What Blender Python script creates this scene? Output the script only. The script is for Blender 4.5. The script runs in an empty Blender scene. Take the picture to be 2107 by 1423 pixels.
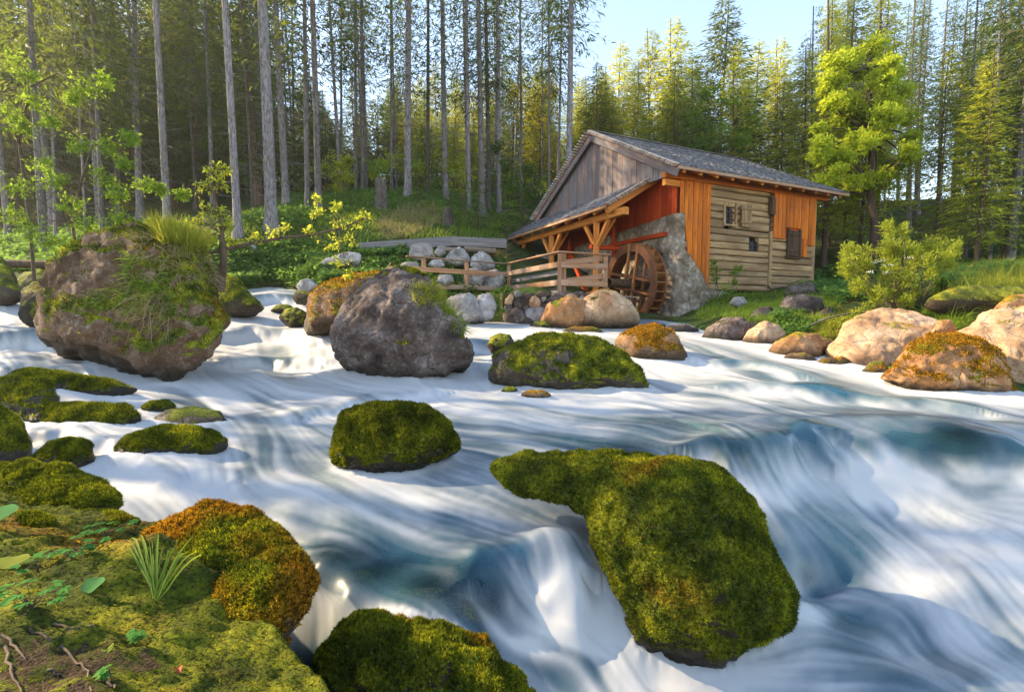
import bpy, bmesh, math, random
import numpy as np
from mathutils import Matrix, Vector

random.seed(11)
rng = np.random.default_rng(11)
SC = bpy.context.scene
COL = SC.collection
R = math.radians

# ------------------------------------------------------------------ camera, sky, sun, exposure
F, CX, CY, H = 1000.0, 1053.5, 711.5, 2.0            # focal length and centre in photo pixels, eye height
PITCH = math.atan(66.5 / F)
cP, sP = math.cos(PITCH), math.sin(PITCH)
cam_data = bpy.data.cameras.new('camera')
cam = bpy.data.objects.new('camera', cam_data)
COL.objects.link(cam)
cam.location = (0, 0, H)
cam.rotation_euler = (math.pi / 2 - PITCH, 0, 0)
cam_data.sensor_width = 36.0
cam_data.lens = F * 36.0 / 2107.0
cam_data.clip_start, cam_data.clip_end = 0.05, 2000.0
SC.camera = cam

SUN_AZ, SUN_EL = R(-76), R(30)                        # azimuth from +Y towards +X
world = bpy.data.worlds.new('World')
SC.world = world
world.use_nodes = True
wn = world.node_tree
wn.nodes.clear()
sky = wn.nodes.new('ShaderNodeTexSky')
sky.sky_type = 'NISHITA'
sky.sun_disc = False
sky.sun_elevation = SUN_EL
sky.sun_rotation = SUN_AZ
sky.air_density = 1.0
sky.dust_density = 0.2
sky.ozone_density = 1.0
bg = wn.nodes.new('ShaderNodeBackground')
bg.inputs['Strength'].default_value = 0.15
wo = wn.nodes.new('ShaderNodeOutputWorld')
wb = wn.nodes.new('ShaderNodeMix')                    # one even white balance for the whole sky
wb.data_type, wb.blend_type = 'RGBA', 'MULTIPLY'
wb.inputs[0].default_value = 1.0
wb.inputs[7].default_value = (1.0, .89, .80, 1)
wn.links.new(sky.outputs[0], wb.inputs[6])
wn.links.new(wb.outputs[2], bg.inputs['Color'])
wn.links.new(bg.outputs[0], wo.inputs['Surface'])
sun_data = bpy.data.lights.new('sun', 'SUN')
sun_data.energy = 3.7
sun_data.angle = R(0.55)
sun_data.color = (1.0, 0.78, 0.48)
sun = bpy.data.objects.new('sun', sun_data)
COL.objects.link(sun)
sdir = Vector((math.sin(SUN_AZ) * math.cos(SUN_EL), math.cos(SUN_AZ) * math.cos(SUN_EL), math.sin(SUN_EL)))
sun.rotation_euler = sdir.to_track_quat('Z', 'Y').to_euler()
SC.view_settings.view_transform = 'Standard'
SC.view_settings.look = 'None'
SC.view_settings.exposure = 2.05
SC.view_settings.gamma = 1.0
SC.view_settings.use_curve_mapping = False
SC.cycles.max_bounces = 8
SC.cycles.transparent_max_bounces = 8

# ------------------------------------------------------------------ maths helpers
def W(px, py, d):
    """world point seen at a photo pixel, d metres along the camera axis"""
    cx, cy = (px - CX) / F, -(py - CY) / F
    return np.array([cx * d, d * (cP + cy * sP), H + d * (-sP + cy * cP)])

def proj(P):
    P = np.asarray(P, float)
    x, y, z = P[..., 0], P[..., 1], P[..., 2] - H
    dep = y * cP - z * sP
    up = y * sP + z * cP
    dep = np.where(np.abs(dep) < 1e-6, 1e-6, dep)
    return CX + F * x / dep, CY - F * up / dep, dep

_perm = np.random.default_rng(3).permutation(256)
_grad = np.random.default_rng(4).normal(size=(256, 3))
_grad /= np.linalg.norm(_grad, axis=1)[:, None]

def pnoise(p):
    p = np.asarray(p, float)
    i = np.floor(p).astype(int)
    f = p - i
    u = f * f * f * (f * (f * 6 - 15) + 10)
    out = 0
    for dx in (0, 1):
        for dy in (0, 1):
            for dz in (0, 1):
                h = _perm[(_perm[(_perm[(i[:, 0] + dx) & 255] + i[:, 1] + dy) & 255] + i[:, 2] + dz) & 255]
                g = _grad[h]
                dot = g[:, 0] * (f[:, 0] - dx) + g[:, 1] * (f[:, 1] - dy) + g[:, 2] * (f[:, 2] - dz)
                w = (u[:, 0] if dx else 1 - u[:, 0]) * (u[:, 1] if dy else 1 - u[:, 1]) * (u[:, 2] if dz else 1 - u[:, 2])
                out = out + w * dot
    return out

def fbm(p, octs=4, gain=0.5):
    p = np.asarray(p, float)
    a, s, out = 1.0, 1.0, 0
    for k in range(octs):
        out = out + a * pnoise(p * s + 17.3 * k)
        a *= gain
        s *= 2.03
    return out

def sstep(a, b, x):
    t = np.clip((x - a) / (b - a), 0, 1)
    return t * t * (3 - 2 * t)

class RBF:
    """smooth surface through scattered heights"""
    def __init__(self, xy, z, smooth=0.0):
        self.xy = np.asarray(xy, float)
        n = len(self.xy)
        K = self._phi(self.xy, self.xy) + smooth * -np.eye(n)
        Pm = np.c_[np.ones(n), self.xy]
        A = np.block([[K, Pm], [Pm.T, np.zeros((3, 3))]])
        self.w = np.linalg.solve(A, np.r_[np.asarray(z, float), 0, 0, 0])
    def _phi(self, a, b):
        return -np.sqrt(((a[:, None, :] - b[None, :, :]) ** 2).sum(-1) + 0.0025)
    def __call__(self, xy):
        xy = np.atleast_2d(np.asarray(xy, float))
        out = np.empty(len(xy))
        for s in range(0, len(xy), 60000):
            q = xy[s:s + 60000]
            out[s:s + 60000] = self._phi(q, self.xy) @ self.w[:-3] + self.w[-3] + q @ self.w[-2:]
        return out

def poly_sdf(poly, xy):
    """signed distance to a polygon, negative inside"""
    poly = np.asarray(poly, float)
    xy = np.asarray(xy, float)
    dmin = np.full(len(xy), 1e9)
    inside = np.zeros(len(xy), bool)
    for k in range(len(poly)):
        a, b = poly[k], poly[(k + 1) % len(poly)]
        e = b - a
        t = np.clip(((xy - a) @ e) / max(e @ e, 1e-12), 0, 1)
        dmin = np.minimum(dmin, np.linalg.norm(xy - a - t[:, None] * e, axis=1))
        c = ((a[1] > xy[:, 1]) != (b[1] > xy[:, 1]))
        xi = (b[0] - a[0]) * (xy[:, 1] - a[1]) / (b[1] - a[1] if abs(b[1] - a[1]) > 1e-12 else 1e-12) + a[0]
        inside ^= c & (xy[:, 0] < xi)
    return np.where(inside, -dmin, dmin)

# ------------------------------------------------------------------ object helpers
def tag(o, label=None, cat=None, group=None, kind=None):
    if label: o['label'] = label
    if cat: o['category'] = cat
    if group: o['group'] = group
    if kind: o['kind'] = kind
    return o

def empty(name, loc=(0, 0, 0), label=None, cat=None, group=None):
    o = bpy.data.objects.new(name, None)
    o.empty_display_size = 0.1
    COL.objects.link(o)
    o.location = Vector([float(c) for c in loc])
    return tag(o, label, cat, group)

def offset_of(o):
    v = np.zeros(3)
    while o is not None:
        v += np.array(o.location)
        o = o.parent
    return v

def raw_mesh(name, V, Fc, mats=None, attrs=None, smooth=True, mat_idx=None):
    """V (n,3); Fc (m,3) or (m,4) array, or a list of such arrays"""
    me = bpy.data.meshes.new(name)
    V = np.ascontiguousarray(V, np.float32)
    if not isinstance(Fc, (list, tuple)):
        Fc = [Fc]
    Fc = [np.asarray(f, np.int32) for f in Fc if len(f)]
    nl = sum(f.size for f in Fc)
    nf = sum(len(f) for f in Fc)
    me.vertices.add(len(V))
    me.vertices.foreach_set('co', V.ravel())
    me.loops.add(nl)
    me.loops.foreach_set('vertex_index', np.concatenate([f.ravel() for f in Fc]))
    me.polygons.add(nf)
    tot = np.concatenate([np.full(len(f), f.shape[1], np.int32) for f in Fc])
    st = np.r_[0, np.cumsum(tot)[:-1]].astype(np.int32)
    me.polygons.foreach_set('loop_start', st)
    me.polygons.foreach_set('loop_total', tot)
    me.polygons.foreach_set('use_smooth', np.full(nf, smooth))
    if mat_idx is not None:
        me.polygons.foreach_set('material_index', np.asarray(mat_idx, np.int32))
    for k, v in (attrs or {}).items():
        a = me.attributes.new(k, 'FLOAT', 'POINT')
        a.data.foreach_set('value', np.ascontiguousarray(v, np.float32))
    for m in ([mats] if isinstance(mats, bpy.types.Material) else (mats or [])):
        me.materials.append(m)
    me.update(calc_edges=True)
    return me

def link(name, me, parent=None, kind=None):
    o = bpy.data.objects.new(name, me)
    COL.objects.link(o)
    if parent is not None:
        o.parent = parent
    if kind: o['kind'] = kind
    return o

def part(name, V, Fc, mat, parent=None, attrs=None, smooth=True, kind=None, mat_idx=None):
    V = np.asarray(V, float)
    if parent is not None:
        V = V - offset_of(parent)
    return link(name, raw_mesh(name, V, Fc, mat, attrs, smooth, mat_idx), parent, kind)

BOXF = np.array([[0, 1, 3, 2], [4, 6, 7, 5], [0, 4, 5, 1], [2, 3, 7, 6], [0, 2, 6, 4], [1, 5, 7, 3]])

def framed(name, O, X, Y, Z, V, Fc, mat, parent, smooth=False):
    """object with its own frame (local X runs along the grain)"""
    me = raw_mesh(name, V, Fc, mat, None, smooth)
    o = link(name, me, parent)
    off = offset_of(parent) if parent is not None else np.zeros(3)
    m = Matrix.Identity(4)
    for r in range(3):
        m[r][0], m[r][1], m[r][2], m[r][3] = X[r], Y[r], Z[r], O[r] - off[r]
    o.matrix_local = m
    return o

def unit(v):
    v = np.asarray(v, float)
    return v / np.linalg.norm(v)

def beam(name, p0, p1, w, h, mat, parent, up=(0, 0, 1), bev=0.012, twist=0.0):
    """squared timber from p0 to p1 with chamfered long edges"""
    p0, p1 = np.asarray(p0, float), np.asarray(p1, float)
    X = p1 - p0
    L = np.linalg.norm(X)
    X /= L
    up = np.asarray(up, float)
    if abs(X @ up) > 0.98:
        up = np.array([0.3, 1.0, 0.0])
    Y = unit(np.cross(up, X))
    Z = np.cross(X, Y)
    if twist:
        Y, Z = Y * math.cos(twist) + Z * math.sin(twist), Z * math.cos(twist) - Y * math.sin(twist)
    b = min(bev, w * .3, h * .3)
    a, c = w / 2, h / 2
    ring = np.array([[-a + b, -c], [a - b, -c], [a, -c + b], [a, c - b], [a - b, c], [-a + b, c], [-a, c - b], [-a, -c + b]])
    V = np.vstack([np.c_[np.zeros(8), ring], np.c_[np.full(8, L), ring]])
    q = np.array([[k, (k + 1) % 8, 8 + (k + 1) % 8, 8 + k] for k in range(8)])
    caps = np.array([[7, 6, 5, 4], [7, 4, 3, 0], [0, 3, 2, 1], [12, 13, 14, 15], [8, 11, 12, 15], [9, 10, 11, 8]])
    return framed(name, p0, X, Y, Z, V, [q, caps], mat, parent)

def prism(name, O, U, Vv, poly, th, mat, parent, bulge=0.0):
    """board cut from a convex polygon (u, v) in the plane U, Vv; grain along Vv; thickness th along U x Vv"""
    O, U, Vv = np.asarray(O, float), unit(U), unit(Vv)
    N = np.cross(U, Vv)
    poly = np.asarray(poly, float)
    c = poly.mean(0)
    n = len(poly)
    # local axes: X = V, Y = -U, Z = N   (right handed)
    def loc(p, t):
        return np.c_[p[:, 1], -p[:, 0], np.full(n, t)]
    inner = c + (poly - c) * 0.985
    inn = poly + np.clip(c - poly, -0.012, 0.012)
    V = np.vstack([loc(poly, 0.0), loc(poly, th - 0.008), loc(inn, th)])
    q = []
    for s in (0, n):
        q += [[s + k, s + (k + 1) % n, s + n + (k + 1) % n, s + n + k] for k in range(n)]
    fans = [[2 * n, 2 * n + k, 2 * n + k + 1] for k in range(1, n - 1)] + [[0, k + 1, k] for k in range(1, n - 1)]
    return framed(name, O, Vv, -U, N, V, [np.array(q), np.array(fans)], mat, parent)

def tube_arrays(pts, rad, sides=8, closed_tip=True):
    pts = np.asarray(pts, float)
    rad = np.broadcast_to(np.asarray(rad, float), (len(pts),))
    T = np.gradient(pts, axis=0)
    T /= np.linalg.norm(T, axis=1)[:, None] + 1e-12
    ref = np.array([1.0, 0, 0]) if abs(T[0, 0]) < .8 else np.array([0, 1.0, 0])
    rows = []
    Nv = ref
    for k in range(len(pts)):
        Nv = unit(Nv - (Nv @ T[k]) * T[k])
        B = np.cross(T[k], Nv)
        a = np.linspace(0, 2 * math.pi, sides, endpoint=False)
        rows.append(pts[k] + rad[k] * (np.cos(a)[:, None] * Nv + np.sin(a)[:, None] * B))
    V = np.vstack(rows)
    f = []
    for k in range(len(pts) - 1):
        for s in range(sides):
            s2 = (s + 1) % sides
            f.append([k * sides + s, k * sides + s2, (k + 1) * sides + s2, (k + 1) * sides + s])
    return V, np.array(f)

def merge(chunks):
    """[(V,F4)...] -> one V,F (all the same face size)"""
    Vs, Fs, o = [], [], 0
    for V, f in chunks:
        Vs.append(V)
        Fs.append(np.asarray(f) + o)
        o += len(V)
    return np.vstack(Vs), np.vstack(Fs)

def tri_of(Fc):
    Fc = np.asarray(Fc)
    return Fc if Fc.shape[1] == 3 else np.vstack([Fc[:, [0, 1, 2]], Fc[:, [0, 2, 3]]])

def vnormals(V, Fc):
    T = tri_of(Fc)
    n = np.cross(V[T[:, 1]] - V[T[:, 0]], V[T[:, 2]] - V[T[:, 0]])
    out = np.zeros_like(V)
    for k in range(3):
        np.add.at(out, T[:, k], n)
    return out / (np.linalg.norm(out, axis=1)[:, None] + 1e-12)

def sample_surface(V, Fc, weight, n, g):
    """n random points on the surface, weight per vertex; returns points, normals"""
    T = tri_of(Fc)
    cr = np.cross(V[T[:, 1]] - V[T[:, 0]], V[T[:, 2]] - V[T[:, 0]])
    area = np.linalg.norm(cr, axis=1)
    p = area * weight[T].mean(1)
    if p.sum() <= 0:
        return np.zeros((0, 3)), np.zeros((0, 3))
    idx = g.choice(len(T), n, p=p / p.sum())
    r1, r2 = np.sqrt(g.random(n)), g.random(n)
    a, b, c = 1 - r1, r1 * (1 - r2), r1 * r2
    P = a[:, None] * V[T[idx, 0]] + b[:, None] * V[T[idx, 1]] + c[:, None] * V[T[idx, 2]]
    return P, cr[idx] / (area[idx][:, None] + 1e-12)

def rows_unit(a):
    return a / (np.linalg.norm(a, axis=1)[:, None] + 1e-12)

def leaves(P, D, N, L, Wd, fold=0.25):
    """kite shaped folded leaves: base P, axis D, face normal N"""
    n = len(P)
    L = np.broadcast_to(L, (n,))[:, None]
    Wd = np.broadcast_to(Wd, (n,))[:, None]
    D = rows_unit(D)
    S = rows_unit(np.cross(D, N))
    N2 = np.cross(S, D)
    V = np.empty((n, 4, 3))
    V[:, 0] = P
    V[:, 1] = P + D * L * .45 + S * Wd * .5 + N2 * Wd * fold
    V[:, 2] = P + D * L
    V[:, 3] = P + D * L * .45 - S * Wd * .5 + N2 * Wd * fold
    b = np.arange(n)[:, None] * 4
    Fc = np.vstack([b + np.array([0, 1, 2]), b + np.array([0, 2, 3])])
    return V.reshape(-1, 3), Fc

def blades(P, D, L, w, bend, g, segs=3):
    """grass blades: start P, initial direction D, bending along gravity/sideways vector bend"""
    n = len(P)
    L = np.broadcast_to(L, (n,))[:, None]
    w = np.broadcast_to(w, (n,))[:, None]
    D = rows_unit(D)
    S = rows_unit(np.cross(D, g.normal(size=(n, 3))))
    V = np.empty((n, segs * 2 + 1, 3))
    for k in range(segs):
        t = k / segs
        c = P + D * L * t + bend * L * t * t
        ww = w * (1 - .75 * t) * .5
        V[:, 2 * k] = c - S * ww
        V[:, 2 * k + 1] = c + S * ww
    V[:, -1] = P + D * L + bend * L
    b = np.arange(n)[:, None] * (segs * 2 + 1)
    fs = []
    for k in range(segs - 1):
        a = 2 * k
        fs += [b + np.array([a, a + 1, a + 3]), b + np.array([a, a + 3, a + 2])]
    a = 2 * (segs - 1)
    fs.append(b + np.array([a, a + 1, a + 2]))
    return V.reshape(-1, 3), np.vstack(fs)

# ------------------------------------------------------------------ materials
class NT:
    def __init__(self, name):
        self.m = bpy.data.materials.new(name)
        self.m.use_nodes = True
        self.t = self.m.node_tree
        self.t.nodes.clear()
        self.out = self.n('ShaderNodeOutputMaterial')
    def n(self, typ, **kw):
        nd = self.t.nodes.new(typ)
        for k, v in kw.items():
            setattr(nd, k, v)
        return nd
    def set(self, sock, v):
        if isinstance(v, bpy.types.NodeSocket):
            self.t.links.new(v, sock)
        elif isinstance(v, (tuple, list)) and len(v) == 3 and sock.type == 'RGBA':
            sock.default_value = (*v, 1)
        else:
            sock.default_value = v
    def noise(self, co, scale, detail=4, rough=.55, dist=0.0):
        nd = self.n('ShaderNodeTexNoise')
        self.set(nd.inputs['Vector'], co)
        nd.inputs['Scale'].default_value = scale
        nd.inputs['Detail'].default_value = detail
        nd.inputs['Roughness'].default_value = rough
        nd.inputs['Distortion'].default_value = dist
        return nd.outputs['Fac']
    def ramp(self, fac, stops, interp='LINEAR'):
        nd = self.n('ShaderNodeValToRGB')
        el = nd.color_ramp.elements
        nd.color_ramp.interpolation = interp
        while len(el) < len(stops):
            el.new(0.5)
        for e, (p, c) in zip(el, stops):
            e.position = p
            e.color = (*c, 1) if isinstance(c, (tuple, list)) else (c, c, c, 1)
        self.set(nd.inputs['Fac'], fac)
        return nd.outputs['Color']
    def math(self, op, a, b=0.0, c=None, clamp=False):
        nd = self.n('ShaderNodeMath', operation=op, use_clamp=clamp)
        self.set(nd.inputs[0], a)
        self.set(nd.inputs[1], b)
        if c is not None: self.set(nd.inputs[2], c)
        return nd.outputs[0]
    def mix(self, fac, a, b, blend='MIX'):
        nd = self.n('ShaderNodeMix', data_type='RGBA', blend_type=blend)
        self.set(nd.inputs[0], fac)
        self.set(nd.inputs[6], a)
        self.set(nd.inputs[7], b)
        return nd.outputs[2]
    def attr(self, name):
        return self.n('ShaderNodeAttribute', attribute_name=name).outputs['Fac']
    def pos(self):
        return self.n('ShaderNodeNewGeometry').outputs['Position']
    def island(self):
        return self.n('ShaderNodeNewGeometry').outputs['Random Per Island']
    def obj(self):
        return self.n('ShaderNodeTexCoord').outputs['Object']
    def rnd(self):
        return self.n('ShaderNodeObjectInfo').outputs['Random']
    def mapping(self, co, scale=(1, 1, 1), loc=None):
        nd = self.n('ShaderNodeMapping')
        self.set(nd.inputs['Vector'], co)
        nd.inputs['Scale'].default_value = scale
        if loc is not None:
            self.set(nd.inputs['Location'], loc)
        return nd.outputs[0]
    def bump(self, h, strength=.3, dist=.02):
        nd = self.n('ShaderNodeBump')
        nd.inputs['Strength'].default_value = strength
        nd.inputs['Distance'].default_value = dist
        self.set(nd.inputs['Height'], h)
        return nd.outputs[0]
    def principled(self, color, rough=.7, normal=None, spec=.3):
        nd = self.n('ShaderNodeBsdfPrincipled')
        self.set(nd.inputs['Base Color'], color)
        self.set(nd.inputs['Roughness'], rough)
        self.set(nd.inputs['Specular IOR Level'], spec)
        if normal is not None: self.set(nd.inputs['Normal'], normal)
        return nd.outputs[0]
    def mixs(self, fac, a, b):
        nd = self.n('ShaderNodeMixShader')
        self.set(nd.inputs[0], fac)
        self.t.links.new(a, nd.inputs[1])
        self.t.links.new(b, nd.inputs[2])
        return nd.outputs[0]
    def done(self, sh):
        self.t.links.new(sh, self.out.inputs['Surface'])
        return self.m

def mat_wood(name, cols, grain=1.0, rough=.75, bump=.35, stain=None, stain_amt=.5):
    """cols: three colours dark to light; grain runs along local X; every piece gets its own offset and tint"""
    t = NT(name)
    co, rd = t.obj(), t.rnd()
    off = t.n('ShaderNodeCombineXYZ')
    t.set(off.inputs[0], t.math('MULTIPLY', rd, 37.0))
    t.set(off.inputs[1], t.math('MULTIPLY', rd, 91.0))
    fine = t.noise(t.mapping(co, (1.2 * grain, 26 * grain, 26 * grain), off.outputs[0]), 1.0, 5, .65)
    broad = t.noise(t.mapping(co, (.7, 3.0, 3.0), off.outputs[0]), 1.0, 3, .6)
    knots = t.n('ShaderNodeTexVoronoi')
    t.set(knots.inputs['Vector'], t.mapping(co, (2.2, 7, 7), off.outputs[0]))
    knots.inputs['Scale'].default_value = 1.0
    kn = t.ramp(knots.outputs['Distance'], [(.05, 1.0), (.16, 0.0)])
    c = t.ramp(fine, [(.28, cols[0]), (.5, cols[1]), (.72, cols[2])])
    tint = t.ramp(rd, [(0, (.72, .7, .68)), (.5, (1, 1, 1)), (1, (1.18, 1.14, 1.08))])
    c = t.mix(1.0, c, tint, 'MULTIPLY')
    if stain:
        c = t.mix(t.math('MULTIPLY', t.ramp(broad, [(.42, 0.0), (.62, 1.0)]), stain_amt), c, stain)
    c = t.mix(t.math('MULTIPLY', kn, .7), c, tuple(v * .35 for v in cols[0]))
    h = t.math('ADD', fine, t.math('MULTIPLY', kn, -.4))
    return t.done(t.principled(c, rough, t.bump(h, bump, .01), .14))

def moss_color(t, co, dark=1.0, orange=.5):
    """green to olive to rust mosses, patchy"""
    a = t.noise(co, 5.0, 5, .6)
    b = t.noise(co, 1.7, 3, .55)
    fine = t.noise(co, 60.0, 3, .7)
    k = dark
    g = t.ramp(a, [(.28, (.026 * k, .042 * k, .006 * k)), (.42, (.085 * k, .11 * k, .012 * k)), (.55, (.20 * k, .22 * k, .014 * k)), (.7, (.44 * k, .42 * k, .03 * k))])
    o = t.ramp(fine, [(.3, (.10 * k, .045 * k, .006 * k)), (.5, (.32 * k, .15 * k, .012 * k)), (.7, (.52 * k, .31 * k, .03 * k))])
    lo = .72 - .34 * orange
    c = t.mix(t.ramp(b, [(lo, 0.0), (lo + .14, 1.0)]), g, o)
    return t.mix(t.ramp(fine, [(.36, .85), (.54, 0.0)]), c, (.014, .014, .004))

def mat_rock(name, cols, lichen=(.5, .48, .45), lich=.5, orange=.4, wet=(.03, .022, .016), mdark=1.0):
    """stone whose moss cover and wetness come from the mesh's own 'moss' and 'wet' attributes"""
    t = NT(name)
    co = t.pos()
    n1 = t.noise(co, 2.3, 6, .6, .4)
    n2 = t.noise(co, 14.0, 6, .7, .3)
    n3 = t.noise(co, 55.0, 4, .65)
    c = t.ramp(n1, [(.3, cols[0]), (.5, cols[1]), (.68, cols[2])])
    c = t.mix(t.math('MULTIPLY', t.math('MULTIPLY', t.ramp(n2, [(.50, 0.0), (.62, 1.0)]), t.ramp(n1, [(.38, .15), (.62, 1.0)])), lich), c, lichen)
    c = t.mix(t.ramp(n3, [(.32, .75), (.47, 0.0)]), c, tuple(v * .22 for v in cols[0]))
    vor = t.n('ShaderNodeTexVoronoi', feature='DISTANCE_TO_EDGE')
    t.set(vor.inputs['Vector'], t.mix(.12, co, t.n('ShaderNodeTexNoise').outputs['Color']))
    vor.inputs['Scale'].default_value = 3.1
    crack = t.ramp(vor.outputs['Distance'], [(.0, 1.0), (.022, 0.0)])
    crack = t.math('MULTIPLY', crack, t.ramp(n1, [(.45, 0.0), (.6, .8)]))
    c = t.mix(crack, c, tuple(v * .2 for v in cols[0]))
    wt = t.attr('wet')
    c = t.mix(t.math('MULTIPLY', wt, .8), c, wet)
    m = t.math('ADD', t.attr('moss'), t.math('MULTIPLY', t.math('SUBTRACT', t.noise(co, 22.0, 5, .7), .5), .9))
    mm = t.ramp(m, [(.45, 0.0), (.56, 1.0)])
    c = t.mix(mm, c, moss_color(t, co, mdark, orange))
    c = t.mix(t.math('MULTIPLY', wt, .62), c, (.012, .012, .006))
    ro = t.math('SUBTRACT', .88, t.math('MULTIPLY', t.math('MULTIPLY', wt, t.math('SUBTRACT', 1.0, mm)), .55))
    h = t.math('ADD', t.math('MULTIPLY', n2, .6), t.math('ADD', t.math('MULTIPLY', n3, .35), t.math('MULTIPLY', crack, -.5)))
    return t.done(t.principled(c, ro, t.bump(h, .8, .05), .2))

def mat_leaf(name, c0, c1, trans, tmix=.45, rough=.6, spec=.25, objvar=.25):
    t = NT(name)
    isl, rd = t.island(), t.rnd()
    c = t.ramp(isl, [(0, c0), (1, c1)])
    v = t.ramp(rd, [(0, tuple([1 - objvar] * 3)), (1, (1 + objvar, 1 + objvar * .8, 1))])
    c = t.mix(1.0, c, v, 'MULTIPLY')
    tr = t.n('ShaderNodeBsdfTranslucent')
    t.set(tr.inputs['Color'], t.mix(1.0, t.mix(isl, tuple(x * .75 for x in trans), trans), v, 'MULTIPLY'))
    return t.done(t.mixs(tmix, t.principled(c, rough, None, spec), tr.outputs[0]))

def mat_mossblade(name, orange=.5, dark=1.0):
    t = NT(name)
    co = t.pos()
    c = moss_color(t, co, dark, orange)
    c = t.mix(1.0, c, t.ramp(t.island(), [(0, (.55, .55, .55)), (.6, (1.05, 1.05, 1.0)), (1, (1.9, 1.75, 1.3))]), 'MULTIPLY')
    tr = t.n('ShaderNodeBsdfTranslucent')
    t.set(tr.inputs['Color'], t.mix(1.0, c, (1.5, 1.5, .9), 'MULTIPLY'))
    return t.done(t.mixs(.35, t.principled(c, .8, None, .05), tr.outputs[0]))

def mat_plain(name, c0, c1, scale=8, rough=.8, bump=.3, stretch=(1, 1, 1), spec=.25, pos=False):
    t = NT(name)
    co = t.mapping(t.pos() if pos else t.obj(), stretch)
    n = t.noise(co, scale, 5, .65)
    c = t.ramp(n, [(.3, c0), (.7, c1)])
    c = t.mix(1.0, c, t.ramp(t.rnd(), [(0, (.75, .75, .75)), (1, (1.2, 1.2, 1.2))]), 'MULTIPLY')
    return t.done(t.principled(c, rough, t.bump(n, bump, .02), spec))

M = {}
M['grey_board'] = mat_wood('weathered_grey_boards', [(.070, .064, .074), (.155, .142, .158), (.26, .24, .262)], 1.0, .8, .4, (.20, .095, .055), .35)
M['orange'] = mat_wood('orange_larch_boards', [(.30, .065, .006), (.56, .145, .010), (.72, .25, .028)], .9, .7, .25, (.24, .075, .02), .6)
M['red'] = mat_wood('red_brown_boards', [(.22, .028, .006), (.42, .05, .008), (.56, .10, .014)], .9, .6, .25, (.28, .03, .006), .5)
M['beam'] = mat_wood('honey_timber', [(.30, .10, .018), (.52, .19, .035), (.68, .31, .08)], .8, .65, .25, (.36, .13, .03), .4)
M['log'] = mat_wood('weathered_yellow_grey_logs', [(.15, .09, .045), (.36, .24, .125), (.55, .405, .245)], .7, .85, .6, (.19, .125, .07), .75)
M['rail'] = mat_wood('railing_timber', [(.20, .095, .05), (.36, .19, .10), (.48, .28, .17)], .8, .7, .3, (.40, .34, .30), .4)
M['dark_wood'] = mat_wood('dark_old_wood', [(.035, .02, .012), (.085, .05, .03), (.14, .09, .06)], .9, .8, .4)
M['wheel'] = mat_wood('wet_wheel_timber', [(.07, .026, .012), (.14, .055, .025), (.22, .095, .045)], .9, .55, .3)
M['paddle'] = mat_wood('wheel_paddle_timber', [(.14, .055, .02), (.25, .105, .04), (.36, .17, .07)], .9, .6, .3)
M['flume'] = mat_wood('grey_flume_boards', [(.10, .095, .10), (.19, .18, .19), (.28, .27, .285)], .8, .8, .4)
t = NT('grey_wooden_shingles')
isl = t.island()
c = t.ramp(isl, [(0, (.085, .09, .11)), (.5, (.15, .157, .19)), (1, (.235, .243, .285))])
n = t.noise(t.pos(), 30, 4, .7)
c = t.mix(t.ramp(n, [(.5, 0.0), (.75, .5)]), c, (.10, .075, .05))
M['shingle'] = t.done(t.principled(c, .75, t.bump(n, .4, .01), .3))
M['verge'] = mat_wood('brown_grey_shingle_ends', [(.26, .20, .17), (.44, .36, .32), (.58, .50, .46)], 1.0, .8, .3)
M['iron'] = mat_plain('dark_iron', (.012, .012, .015), (.04, .03, .03), 20, .5)
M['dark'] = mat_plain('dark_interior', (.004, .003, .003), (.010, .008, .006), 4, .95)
t = NT('dark_window_glass')
M['glass'] = t.done(t.principled((.008, .009, .016), .35, None, .15))
M['deck'] = mat_wood('deck_timber', [(.12, .09, .07), (.22, .17, .13), (.32, .26, .2)], .8, .8, .3)
M['bark'] = None
t = NT('grey_spruce_bark')
co = t.obj()
sc = t.noise(t.mapping(co, (9, 9, 2.6)), 1.6, 5, .7, .5)
br = t.noise(t.mapping(co, (1.5, 1.5, .35)), 1.0, 3)
c = t.ramp(sc, [(.32, (.055, .048, .05)), (.47, (.17, .155, .16)), (.68, (.34, .315, .325))])
c = t.mix(t.math('MULTIPLY', t.ramp(br, [(.45, 0.0), (.65, 1.0)]), .55), c, (.10, .075, .055))
c = t.mix(1.0, c, t.ramp(t.rnd(), [(0, (.5, .46, .42)), (.6, (1, 1, 1)), (1, (1.15, 1.15, 1.2))]), 'MULTIPLY')
M['bark'] = t.done(t.principled(c, .85, t.bump(sc, .7, .04), .2))
M['brown_bark'] = mat_plain('brown_bark', (.045, .028, .018), (.16, .11, .075), 5, .9, .7, (3, 3, .8))
M['twig'] = mat_plain('twig_bark', (.05, .035, .022), (.16, .115, .08), 12, .85, .3)
M['deadtwig'] = mat_plain('grey_dead_twigs', (.07, .06, .05), (.17, .15, .13), 6, .9, .2)
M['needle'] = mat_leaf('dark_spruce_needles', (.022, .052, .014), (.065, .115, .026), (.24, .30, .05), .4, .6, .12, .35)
M['needle_lit'] = mat_leaf('sunlit_spruce_needles', (.075, .125, .016), (.25, .29, .032), (.64, .66, .07), .45, .6, .12, .3)  # brighter copy of the needles, sunlight put into the colour
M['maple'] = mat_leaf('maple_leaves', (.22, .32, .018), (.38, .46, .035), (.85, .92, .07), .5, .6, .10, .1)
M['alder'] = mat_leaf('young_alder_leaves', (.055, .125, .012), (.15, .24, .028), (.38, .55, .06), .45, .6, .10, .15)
M['lime_leaf'] = mat_leaf('yellow_green_leaves', (.17, .24, .018), (.32, .37, .04), (.70, .74, .08), .5, .6, .10, .15)
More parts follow.
